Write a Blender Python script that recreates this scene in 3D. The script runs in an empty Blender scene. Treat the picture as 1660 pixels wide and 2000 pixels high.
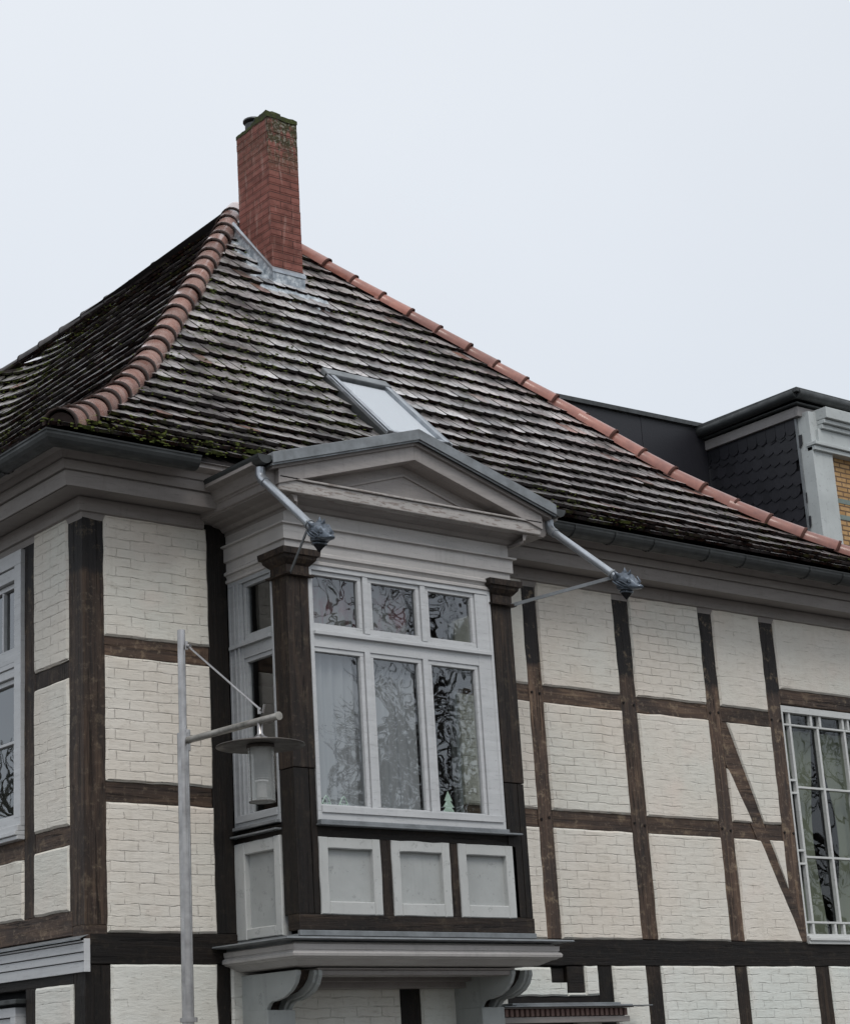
import bpy, bmesh, math, random
from mathutils import Vector, Matrix, noise
R = math.radians
random.seed(7)
sc = bpy.context.scene
# ------------------------------------------------------------------ camera
cam_d = bpy.data.cameras.new("camera"); cam = bpy.data.objects.new("camera", cam_d)
sc.collection.objects.link(cam); sc.camera = cam
fw = Vector((0.5598181, 0.77700541, 0.28786507)); rt = Vector((0.81739503, -0.57481922, -0.03805565)); up = Vector((-0.13590093, -0.25660372, 0.95691456))
m = Matrix((rt, up, -fw)).transposed().to_4x4(); m.translation = Vector((-5.84028, -10.34383, 1.82141))
cam.matrix_world = m
cam_d.sensor_width = 36; cam_d.lens = 36*3691.96/2000
cam_d.shift_x = 277.97/2000; cam_d.shift_y = 4.606/2000
cam_d.clip_start = .1; cam_d.clip_end = 2000
# ------------------------------------------------------------------ world: overcast sky
SUN_EL, SUN_AZ = R(52), R(205)
w = bpy.data.worlds.new("World"); sc.world = w; w.use_nodes = True
nt = w.node_tree; nt.nodes.clear(); N = nt.nodes.new; LK = nt.links.new
out = N('ShaderNodeOutputWorld'); add = N('ShaderNodeAddShader')
sky = N('ShaderNodeTexSky'); sky.sky_type = 'NISHITA'; sky.sun_disc = False; sky.sun_elevation = SUN_EL; sky.sun_rotation = SUN_AZ
b1 = N('ShaderNodeBackground'); b1.inputs[1].default_value = .03; LK(sky.outputs[0], b1.inputs[0])
b2 = N('ShaderNodeBackground'); b2.inputs[1].default_value = 1.0
tc = N('ShaderNodeTexCoord'); sx = N('ShaderNodeSeparateXYZ'); LK(tc.outputs['Generated'], sx.inputs[0])
rp = N('ShaderNodeValToRGB'); rp.color_ramp.elements[0].position = 0.0; rp.color_ramp.elements[0].color = (.55, .57, .59, 1)
rp.color_ramp.elements[1].position = .85; rp.color_ramp.elements[1].color = (.86, .882, .90, 1)
e = rp.color_ramp.elements.new(.5); e.color = (.745, .77, .795, 1)
nz = N('ShaderNodeTexNoise'); nz.inputs['Scale'].default_value = 1.6; nz.inputs['Detail'].default_value = 5
ma = N('ShaderNodeMath'); ma.operation = 'MULTIPLY_ADD'; ma.inputs[1].default_value = .44; LK(nz.outputs[0], ma.inputs[0]); LK(sx.outputs[2], ma.inputs[2])
mb_ = N('ShaderNodeMath'); mb_.operation = 'SUBTRACT'; mb_.inputs[1].default_value = .22; LK(ma.outputs[0], mb_.inputs[0])
LK(tc.outputs['Generated'], nz.inputs[0]); LK(mb_.outputs[0], rp.inputs[0]); LK(rp.outputs[0], b2.inputs[0])
LK(b1.outputs[0], add.inputs[0]); LK(b2.outputs[0], add.inputs[1]); LK(add.outputs[0], out.inputs[0])
# ------------------------------------------------------------------ sun (thin, behind cloud)
sd = bpy.data.lights.new("sun", 'SUN'); sd.energy = 1.4; sd.angle = R(25); sd.color = (1, .96, .9)
so = bpy.data.objects.new("sun", sd); sc.collection.objects.link(so)
dv = Vector((math.sin(SUN_AZ)*math.cos(SUN_EL), math.cos(SUN_AZ)*math.cos(SUN_EL), math.sin(SUN_EL)))
so.rotation_euler = dv.to_track_quat('Z', 'Y').to_euler(); so.location = (0, -30, 40)
sc.view_settings.view_transform = 'Standard'; sc.view_settings.look = 'None'; sc.view_settings.gamma = 1; sc.view_settings.exposure = 0.0
sc.cycles.max_bounces = 6; sc.cycles.transparent_max_bounces = 12; sc.cycles.caustics_reflective = False; sc.cycles.caustics_refractive = False

# ------------------------------------------------------------------ material helpers
class NM:
    def __init__(s, name, rough=.6, spec=.5, metal=0.):
        s.m = bpy.data.materials.new(name); s.m.use_nodes = True; s.t = s.m.node_tree; s.b = s.t.nodes['Principled BSDF']
        s.b.inputs['Roughness'].default_value = rough; s.b.inputs['Metallic'].default_value = metal
        s.b.inputs['Specular IOR Level'].default_value = spec
        s.out = s.t.nodes['Material Output']; s._uv = None
    def n(s, k, **kw):
        x = s.t.nodes.new(k)
        for a, v in kw.items(): setattr(x, a, v)
        return x
    def L(s, a, b): s.t.links.new(a, b)
    def uv(s, sx=1., sy=1.):
        if s._uv is None: s._uv = s.n('ShaderNodeUVMap').outputs[0]
        mp = s.n('ShaderNodeMapping'); mp.inputs['Scale'].default_value = (sx, sy, 1); s.L(s._uv, mp.inputs[0]); return mp.outputs[0]
    def pos(s): return s.n('ShaderNodeNewGeometry').outputs['Position']
    def noise(s, vec=None, scale=5., det=4., rough=.6, dist=0.):
        x = s.n('ShaderNodeTexNoise'); x.inputs['Scale'].default_value = scale; x.inputs['Detail'].default_value = det
        x.inputs['Roughness'].default_value = rough; x.inputs['Distortion'].default_value = dist
        s.L(vec if vec is not None else s.pos(), x.inputs[0]); return x.outputs[0]
    def ramp(s, f, stops):
        r = s.n('ShaderNodeValToRGB'); cr = r.color_ramp
        while len(cr.elements) > 1: cr.elements.remove(cr.elements[-1])
        for i, (p, c) in enumerate(stops):
            if not hasattr(c, '__len__'): c = (c, c, c)
            el = cr.elements[0] if i == 0 else cr.elements.new(p)
            el.position = p; el.color = (*c[:3], 1)
        s.L(f, r.inputs[0]); return r.outputs[0]
    def mix(s, f, a, b, mode='MIX'):
        x = s.n('ShaderNodeMix', data_type='RGBA', blend_type=mode)
        for v, i in ((f, 0), (a, 6), (b, 7)):
            if isinstance(v, (int, float)): x.inputs[i].default_value = v if i == 0 else (v, v, v, 1)
            elif isinstance(v, tuple): x.inputs[i].default_value = (*v[:3], 1)
            else: s.L(v, x.inputs[i])
        return x.outputs[2]
    def math(s, op, a, b=0., c=0.):
        x = s.n('ShaderNodeMath', operation=op)
        for v, i in ((a, 0), (b, 1), (c, 2)):
            if isinstance(v, (int, float)): x.inputs[i].default_value = v
            else: s.L(v, x.inputs[i])
        return x.outputs[0]
    def bump(s, h, dist=.004, strength=1., prev=None):
        x = s.n('ShaderNodeBump'); x.inputs['Distance'].default_value = dist; x.inputs['Strength'].default_value = strength
        s.L(h, x.inputs['Height'])
        if prev is not None: s.L(prev, x.inputs['Normal'])
        return x.outputs[0]
    def col(s, c):
        if isinstance(c, tuple): s.b.inputs['Base Color'].default_value = (*c[:3], 1)
        else: s.L(c, s.b.inputs['Base Color'])
    def nor(s, n): s.L(n, s.b.inputs['Normal'])
    def rgh(s, r): s.L(r, s.b.inputs['Roughness'])
    def rnd(s): return s.n('ShaderNodeObjectInfo').outputs['Random']

def painted_brick(name, tint=(.72, .68, .615)):
    M = NM(name, .75, .25)
    u0 = M.uv(); ra = M.rnd()
    cx_ = M.n('ShaderNodeCombineXYZ'); M.L(M.math('MULTIPLY', ra, 7.3), cx_.inputs[0]); M.L(M.math('MULTIPLY', ra, 3.1), cx_.inputs[1])
    ad = M.n('ShaderNodeVectorMath', operation='ADD'); M.L(u0, ad.inputs[0]); M.L(cx_.outputs[0], ad.inputs[1]); u = ad.outputs[0]
    def sc2(x, y):
        k = M.n('ShaderNodeVectorMath', operation='MULTIPLY'); M.L(u, k.inputs[0]); k.inputs[1].default_value = (x, y, 1); return k.outputs[0]
    dn = M.n('ShaderNodeTexNoise'); dn.inputs['Scale'].default_value = 6; dn.inputs['Detail'].default_value = 4; M.L(u, dn.inputs[0])
    off = M.n('ShaderNodeVectorMath', operation='MULTIPLY_ADD'); M.L(dn.outputs['Color'], off.inputs[0]); off.inputs[1].default_value = (.04, .034, 0); M.L(u, off.inputs[2])
    br = M.n('ShaderNodeTexBrick'); br.inputs['Scale'].default_value = 1; br.inputs['Brick Width'].default_value = .215; br.inputs['Row Height'].default_value = .066
    br.inputs['Mortar Size'].default_value = .0055; br.inputs['Mortar Smooth'].default_value = 1.; br.inputs['Bias'].default_value = 0
    M.L(off.outputs[0], br.inputs[0])
    th = M.math('MULTIPLY_ADD', ra, .14, -.12)
    vis = M.ramp(M.math('ADD', M.noise(sc2(1.6, 4.), 3.1, 6, .78), th), [(.42, .0), (.56, 1.)])
    jt = M.math('MULTIPLY', br.outputs['Fac'], vis)
    n1 = M.noise(u, 1.3, 3); n2 = M.noise(u, 34, 5, .7); n3 = M.noise(sc2(1, 3.4), 8, 5, .72); n4 = M.noise(sc2(2, 9), 3.2, 5, .7, 1.2)
    c = M.mix(M.ramp(n1, [(.35, 0.), (.68, 1.)]), tint, (tint[0]*.93, tint[1]*.90, tint[2]*.87))
    c = M.mix(M.ramp(M.noise(u, .8, 2), [(.45, 0.), (.7, .8)]), c, (tint[0]*.91, tint[1]*.965, tint[2]*.975))
    c = M.mix(M.ramp(M.noise(u, 1.7, 2), [(.58, 0.), (.75, .6)]), c, (tint[0]*1.0, tint[1]*.92, tint[2]*.90))
    c = M.mix(M.ramp(n3, [(.5, 0.), (.72, .34)]), c, (tint[0]*.62, tint[1]*.58, tint[2]*.54))
    c = M.mix(M.ramp(n4, [(.60, 0.), (.66, .34), (.70, 0.)]), c, (tint[0]*.4, tint[1]*.36, tint[2]*.32))
    c = M.mix(M.ramp(M.noise(sc2(9, .9), 1.6, 4, .6), [(.56, 0.), (.78, .22)]), c, (tint[0]*.55, tint[1]*.53, tint[2]*.47))
    c = M.mix(M.math('MULTIPLY', jt, .15), c, (.24, .20, .165))
    spots = M.ramp(M.noise(sc2(1, 1.7), 24, 3, .55), [(.69, 0.), (.73, .75)])
    spots = M.math('MULTIPLY', spots, M.ramp(M.math('ADD', M.noise(u, 2.1, 2), th), [(.47, 0.), (.6, 1.)]))
    c = M.mix(spots, c, (.17, .13, .10))
    M.col(c)
    b = M.bump(M.math('SUBTRACT', 1., jt), .006, .9)
    b = M.bump(n4, .006, .6, b); b = M.bump(n3, .009, .6, b); b = M.bump(n2, .002, .6, b); M.nor(b)
    return M.m

def timber(name, vert=True, tone=1., zsplit=None):
    M = NM(name, .62, .3)
    u = M.uv(28, 1.6) if vert else M.uv(1.6, 28)
    g = M.noise(u, 1, 6, .7, .6); big = M.noise(M.uv(3, 1.2) if vert else M.uv(1.2, 3), 1.2, 3)
    u2 = M.noise(M.uv(), 22, 4, .7)
    c = M.ramp(g, [(.25, (.005*tone, .004*tone, .0035*tone)), (.5, (.028*tone, .018*tone, .013*tone)), (.8, (.085*tone, .057*tone, .038*tone))])
    c = M.mix(M.ramp(big, [(.4, 0.), (.65, .75)]), c, (.010*tone, .008*tone, .0075*tone))
    c = M.mix(M.ramp(u2, [(.56, 0.), (.74, .5)]), c, (.12*tone, .095*tone, .07*tone))
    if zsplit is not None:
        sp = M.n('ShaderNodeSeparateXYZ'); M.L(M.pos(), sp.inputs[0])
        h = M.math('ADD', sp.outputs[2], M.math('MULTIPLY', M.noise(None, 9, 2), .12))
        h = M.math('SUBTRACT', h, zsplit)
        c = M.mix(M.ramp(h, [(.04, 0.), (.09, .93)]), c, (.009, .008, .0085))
    ck = M.ramp(M.noise(M.uv(34, .8) if vert else M.uv(.8, 34), 1, 4, .6, .8), [(.585, 0.), (.615, 1.), (.64, 0.)])
    ck = M.math('MULTIPLY', ck, M.ramp(M.noise(M.uv(2.5, 2.5), 1.3, 2), [(.42, 0.), (.55, 1.)]))
    c = M.mix(M.math('MULTIPLY', ck, .85), c, (.003, .002, .002))
    c = M.mix(M.ramp(M.noise(M.uv(4, 4), 2., 5, .75), [(.55, 0.), (.70, .55)]), c, (.115*tone, .088*tone, .058*tone))
    hv = M.n('ShaderNodeHueSaturation'); M.L(c, hv.inputs['Color']); M.L(M.math('MULTIPLY_ADD', M.rnd(), .5, .75), hv.inputs['Value'])
    M.col(hv.outputs[0])
    b = M.bump(g, .008, .9); b = M.bump(M.math('SUBTRACT', 1., ck), .01, .8, b); b = M.bump(u2, .004, .6, b); M.nor(b)
    return M.m

def paint(name, col, var=.12, rough=.5, streak=True, dirt=.35, flake=0.):
    M = NM(name, rough, .35)
    a = M.noise(M.uv(1.5, 9) if streak else M.uv(), 2.2, 4, .65); b_ = M.noise(M.uv(), 40, 3, .6); big = M.noise(M.uv(1.0, 1.6), 1.1, 3)
    lo = tuple(x*(1-var*2) for x in col)
    c = M.mix(M.ramp(a, [(.35, 0.), (.7, 1.)]), col, lo)
    c = M.mix(M.ramp(big, [(.48, 0.), (.75, dirt)]), c, tuple(x*.55 for x in col))
    c = M.mix(M.ramp(b_, [(.64, 0.), (.72, .5)]), c, tuple(x*.38 for x in col))
    c = M.mix(M.ramp(M.noise(M.uv(11, 1.0), 1.4, 4, .65), [(.55, 0.), (.75, dirt*.9)]), c, tuple(x*.5 for x in col))
    c = M.mix(M.ramp(M.noise(M.uv(2, 26) if streak else M.uv(5, 5), 2.1, 5, .7), [(.60, 0.), (.64, .5), (.67, 0.)]), c, tuple(x*.35 for x in col))
    if flake: c = M.mix(M.ramp(M.noise(M.uv(3, 16), 3, 5, .7), [(.53, 0.), (.57, flake)]), c, (.13, .085, .065))
    M.col(c); M.nor(M.bump(a, .002, .5, M.bump(b_, .0012, .5)))
    return M.m

def metal(name, col, rough=.4, var=.2, met=.75):
    M = NM(name, rough, .5, met)
    a = M.noise(M.uv(), 6, 4, .65); c = M.mix(M.ramp(a, [(.35, 0.), (.7, 1.)]), col, tuple(x*(1-var*1.6) for x in col))
    M.col(c); M.rgh(M.ramp(a, [(.3, rough*.8), (.7, min(1., rough*1.4))])); M.nor(M.bump(a, .002, .3)); return M.m

MAT = {}
MAT['cream'] = painted_brick('cream_painted_brick')
MAT['cream_low'] = painted_brick('cream_painted_brick_lower', (.71, .71, .665))
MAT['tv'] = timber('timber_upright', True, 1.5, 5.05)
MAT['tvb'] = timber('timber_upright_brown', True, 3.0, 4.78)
MAT['th'] = timber('timber_rail', False, 2.6)
MAT['tbay'] = timber('timber_bay', True, 1.0)
MAT['tbayh'] = timber('timber_bay_rail', False, .9)
MAT['tblack'] = timber('timber_black', False, .3)
MAT['tblackv'] = timber('timber_black_upright', True, .3)
MAT['cornice'] = paint('cornice_paint', (.30, .275, .262), .1, .5, True, .4)
MAT['pedi'] = paint('pediment_paint', (.38, .35, .335), .12, .5, True, .5, .0)
MAT['flaky'] = paint('flaking_paint', (.44, .415, .395), .1, .5, True, .35, .6)
MAT['band'] = paint('pale_band_paint', (.50, .48, .465), .08, .45)
MAT['winw'] = paint('window_paint', (.54, .55, .56), .07, .35, True, .2)
MAT['winp'] = paint('right_window_paint', (.60, .61, .60), .06, .35, True, .2)
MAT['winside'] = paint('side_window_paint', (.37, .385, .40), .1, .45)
MAT['apron'] = paint('apron_frame_paint', (.50, .51, .50), .08, .6, False, .3)
MAT['apron_in'] = paint('apron_panel_paint', (.41, .425, .42), .1, .55, False, .3)
MAT['console'] = paint('console_paint', (.40, .42, .41), .12, .6, False, .5)
MAT['zinc'] = metal('zinc_sheet', (.245, .262, .275), .5, .25, .35)
MAT['zincb'] = metal('bright_zinc', (.46, .49, .525), .33, .25, .8)
MAT['gargoyle'] = metal('weathered_gargoyle_zinc', (.17, .20, .24), .38, .45, .7)
MAT['gutter'] = metal('gutter_zinc', (.058, .063, .064), .45, .25, .3)
MAT['steel'] = metal('brushed_steel', (.47, .455, .45), .3, .25, 1.)
MAT['insert'] = metal('lamp_insert_metal', (.42, .41, .40), .5, .1, .2)
MAT['disc'] = metal('lamp_disc', (.10, .088, .078), .5, .2, .3)
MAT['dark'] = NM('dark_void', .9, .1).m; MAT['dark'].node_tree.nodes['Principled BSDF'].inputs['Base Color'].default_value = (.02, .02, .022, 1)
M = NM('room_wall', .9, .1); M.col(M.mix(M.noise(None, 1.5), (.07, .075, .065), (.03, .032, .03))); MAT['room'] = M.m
M = NM('net_curtain', .9, .1); M.col((.33, .33, .36)); MAT['net'] = M.m
M = NM('pelmet_cloth', .9, .1); M.col(M.mix(M.ramp(M.noise(M.uv(9, 5), 1, 3), [(.45, 0.), (.62, 1.)]), (.17, .165, .17), (.15, .07, .085))); MAT['pelmet'] = M.m
M = NM('green_curtain', .9, .1); M.col((.17, .18, .14)); MAT['curtain'] = M.m
M = NM('paper', .8, .1); M.col((.55, .68, .60)); MAT['paper'] = M.m

def glass(name, ior=2.3, wav=.0012, sc_=7., tint=(1, 1, 1)):
    M = NM(name); t = M.t; t.nodes.remove(M.b)
    tr = M.n('ShaderNodeBsdfTransparent'); tr.inputs[0].default_value = (.88*tint[0], .915*tint[1], .89*tint[2], 1)
    gl = M.n('ShaderNodeBsdfGlossy'); gl.inputs['Roughness'].default_value = .01; gl.inputs['Color'].default_value = (.95, .97, 1, 1)
    fr = M.n('ShaderNodeFresnel'); bf = M.n('ShaderNodeNewGeometry').outputs['Backfacing']; M.L(M.math('MULTIPLY_ADD', bf, 1/ior-ior, ior), fr.inputs[0])
    mx = M.n('ShaderNodeMixShader'); M.L(fr.outputs[0], mx.inputs[0]); M.L(tr.outputs[0], mx.inputs[1]); M.L(gl.outputs[0], mx.inputs[2]); M.L(mx.outputs[0], M.out.inputs[0])
    if wav:
        b = M.bump(M.noise(M.uv(1, 1.3), sc_, 1.5, .5, .4), wav, 1.)
        M.L(b, gl.inputs['Normal'])
    return M.m
MAT['glass_bay'] = glass('rippled_glass', 2.3, .0026, 4.0)
MAT['glass_side'] = glass('side_glass', 1.9, 0, 1)
MAT['glass_right'] = glass('leaded_glass', 1.65, .0018, 3)
MAT['glass_left'] = glass('left_glass', 2.6, .0008, 3)
MAT['glass_sky'] = glass('skylight_glass', 14., 0, 1)
M = NM('lamp_glass', .12, .5); M.col((.62, .64, .62)); M.b.inputs['Alpha'].default_value = .38; MAT['glass_lamp'] = M.m

# roof tiles (attribute "rnd" per tile, "side" = 1 on the tile's edge)
M = NM('clay_roof_tile', .34, .6)
at = M.n('ShaderNodeAttribute', attribute_name='rnd').outputs['Fac']; ed = M.n('ShaderNodeAttribute', attribute_name='side').outputs['Fac']
n1 = M.noise(None, 1.1, 3); n2 = M.noise(None, 30, 4, .7); n3 = M.noise(None, 75, 3, .6)
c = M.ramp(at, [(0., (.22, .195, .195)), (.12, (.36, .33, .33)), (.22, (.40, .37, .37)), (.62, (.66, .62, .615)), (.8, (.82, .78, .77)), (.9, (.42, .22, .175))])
c = M.mix(M.ramp(n2, [(.5, 0.), (.62, .75)]), c, (.085, .07, .068))
c = M.mix(M.ramp(n3, [(.66, 0.), (.72, .7)]), c, (.42, .42, .33))
edc = M.mix(M.ramp(n2, [(.45, 0.), (.7, 1.)]), (.006, .005, .005), (.03, .013, .010))  # near-black edge faces: shade of the gaps under the tiles painted into the colour
c = M.mix(ed, c, edc)
c = M.mix(M.ramp(M.noise(None, 1.9, 4, .65), [(.45, 0.), (.60, .82)]), c, (.045, .04, .04))
moss = M.math('MULTIPLY', M.ramp(M.noise(None, 7, 5, .7), [(.52, 0.), (.66, .85)]), M.n('ShaderNodeAttribute', attribute_name='moss').outputs['Fac'])
c = M.mix(moss, c, (.07, .088, .024)); M.col(c)
M.L(M.math('MULTIPLY', M.math('SUBTRACT', 1., ed), .6), M.b.inputs['Specular IOR Level']); M.rgh(M.math('MAXIMUM', M.ramp(n2, [(.3, .25), (.7, .5)]), ed)); M.nor(M.bump(n2, .003, .5))
M.b.inputs['Coat Weight'].default_value = 1.; M.L(M.math('SUBTRACT', 1., ed), M.b.inputs['Coat Weight']); M.b.inputs['Coat Roughness'].default_value = .2; M.b.inputs['Coat IOR'].default_value = 1.55; MAT['tile'] = M.m
M = NM('moss_cushion', .95, .1); M.col(M.ramp(M.noise(None, 40, 3), [(.35, (.04, .05, .016)), (.7, (.16, .19, .05))])); MAT['moss'] = M.m
M = NM('roof_underlay', .9, .1); M.col((.012, .01, .01)); MAT['under'] = M.m
def hipmat(name, a, b, rough, coat, wet):
    M = NM(name, rough, .5); n = M.noise(None, 9, 4, .7); n2 = M.noise(None, 60, 3)
    rr = M.n('ShaderNodeAttribute', attribute_name='rnd').outputs['Fac']; ed = M.n('ShaderNodeAttribute', attribute_name='side').outputs['Fac']
    c = M.mix(M.ramp(n, [(.35, 0.), (.7, 1.)]), a, b); c = M.mix(M.ramp(n2, [(.66, 0.), (.8, .4)]), c, tuple(x*.45 for x in a))
    h = M.n('ShaderNodeHueSaturation'); M.L(c, h.inputs['Color']); M.L(M.math('MULTIPLY_ADD', rr, .5, .75), h.inputs['Value'])
    M.col(M.mix(ed, h.outputs[0], tuple(x*wet for x in a))); M.L(M.math('MULTIPLY', M.math('SUBTRACT', 1., ed), coat), M.b.inputs['Coat Weight']); M.b.inputs['Coat Roughness'].default_value = .12; M.b.inputs['Coat IOR'].default_value = 1.5; M.rgh(M.math('MAXIMUM', ed, rough))
    M.nor(M.bump(n2, .002, .3)); return M.m
MAT['hipL'] = hipmat('glazed_hip_tile', (.76, .53, .47), (.52, .25, .195), .2, .8, .055)
MAT['ridge'] = hipmat('dark_ridge_tile', (.07, .062, .062), (.035, .03, .03), .6, .1, .3)
MAT['hipR'] = hipmat('new_hip_tile', (.33, .135, .10), (.22, .09, .07), .42, .35, .22)

def brickmat(name, c1, c2, mortar, bw, rh, ms, stain=True):
    M = NM(name, .8, .2); u = M.uv()
    br = M.n('ShaderNodeTexBrick'); br.inputs['Scale'].default_value = 1; br.inputs['Brick Width'].default_value = bw; br.inputs['Row Height'].default_value = rh
    br.inputs['Mortar Size'].default_value = ms; br.inputs['Mortar Smooth'].default_value = .3
    br.inputs['Color1'].default_value = (*c1, 1); br.inputs['Color2'].default_value = (*c2, 1); br.inputs['Mortar'].default_value = (*mortar, 1); M.L(u, br.inputs[0])
    n = M.noise(None, 14, 4, .7); c = M.mix(M.ramp(n, [(.4, 0.), (.75, .5)]), br.outputs['Color'], tuple(x*.5 for x in c1))
    if stain:
        sp = M.n('ShaderNodeSeparateXYZ'); M.L(M.pos(), sp.inputs[0])
        e = M.noise(M.uv(16, 2.2), 1, 3); pale = M.ramp(e, [(.57, 0.), (.65, .55)]); c = M.mix(pale, c, (.33, .21, .18))
        top = M.math('MULTIPLY', M.ramp(M.math('SUBTRACT', sp.outputs[2], 10.15), [(0., 0.), (.4, 1.)]), M.math('MULTIPLY_ADD', M.math('LESS_THAN', sp.outputs[1], 2.985), .72, .28))
        mc = M.mix(M.ramp(M.noise(None, 34, 3), [(.5, 0.), (.62, 1.)]), (.045, .048, .022), (.25, .24, .20))
        c = M.mix(M.math('MULTIPLY', top, M.ramp(M.noise(M.uv(14, 5), 1, 4, .7), [(.42, 0.), (.50, .95)])), c, mc)
        c = M.mix(M.ramp(M.noise(None, 3.5, 4, .7), [(.5, 0.), (.7, .55)]), c, tuple(x*.4 for x in c1))
    M.col(c); M.nor(M.bump(M.math('SUBTRACT', 1., br.outputs['Fac']), .008, 1., M.bump(n, .004, .4))); return M.m
MAT['chim'] = brickmat('chimney_brick', (.20, .078, .062), (.27, .108, .088), (.085, .045, .038), .25, .078, .005)
MAT['yellow'] = brickmat('yellow_brick', (.42, .25, .11), (.52, .33, .16), (.15, .10, .07), .24, .078, .012, False)
M = NM('mossy_mortar', .95, .1); M.col(M.ramp(M.noise(None, 14, 4, .7), [(.4, (.045, .045, .035)), (.6, (.06, .075, .025)), (.75, (.15, .14, .12))])); M.nor(M.bump(M.noise(None, 30, 3), .01, .6)); MAT['mossy'] = M.m
M = NM('slate', .5, .4); rr = M.n('ShaderNodeAttribute', attribute_name='rnd').outputs['Fac']
M.col(M.mix(M.ramp(M.noise(None, 20, 4), [(.3, 0.), (.7, .6)]), M.ramp(rr, [(0., (.009, .0095, .013)), (1., (.021, .021, .027))]), (.012, .012, .017))); M.nor(M.bump(M.noise(None, 24, 4), .004, .5)); MAT['slate'] = M.m
MAT['render'] = paint('pale_render', (.50, .53, .53), .07, .7, False, .25)
MAT['fascia'] = paint('grey_fascia', (.30, .285, .28), .1, .55)
M = NM('lead', .55, .4, .2); M.col(M.ramp(M.noise(None, 16, 4, .7), [(.3, (.16, .19, .22)), (.5, (.34, .38, .42)), (.65, (.62, .66, .68))])); M.nor(M.bump(M.noise(None, 14, 3), .02, .8)); MAT['lead'] = M.m
M = NM('cobbles', .8, .3); vo = M.n('ShaderNodeTexVoronoi'); vo.inputs['Scale'].default_value = 8; M.L(M.pos(), vo.inputs[0])
M.col(M.mix(vo.outputs['Distance'], (.13, .125, .12), (.075, .07, .068))); M.nor(M.bump(vo.outputs['Distance'], .02, .6)); MAT['ground'] = M.m
M = NM('bark', .9, .1); M.col(M.ramp(M.noise(None, 12, 4), [(.3, (.03, .026, .022)), (.7, (.07, .06, .05))])); MAT['bark'] = M.m
M = NM('dark_leaf', .6, .3); M.col(M.ramp(M.noise(None, 6, 3), [(.3, (.025, .05, .02)), (.7, (.06, .1, .035))])); MAT['leaf'] = M.m
M = NM('red_terracotta', .8, .1); M.col((.20, .135, .12)); MAT['dentil'] = M.m
M = NM('white_ceramic', .5); M.col((.7, .68, .66)); MAT['ceramic'] = M.m

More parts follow.
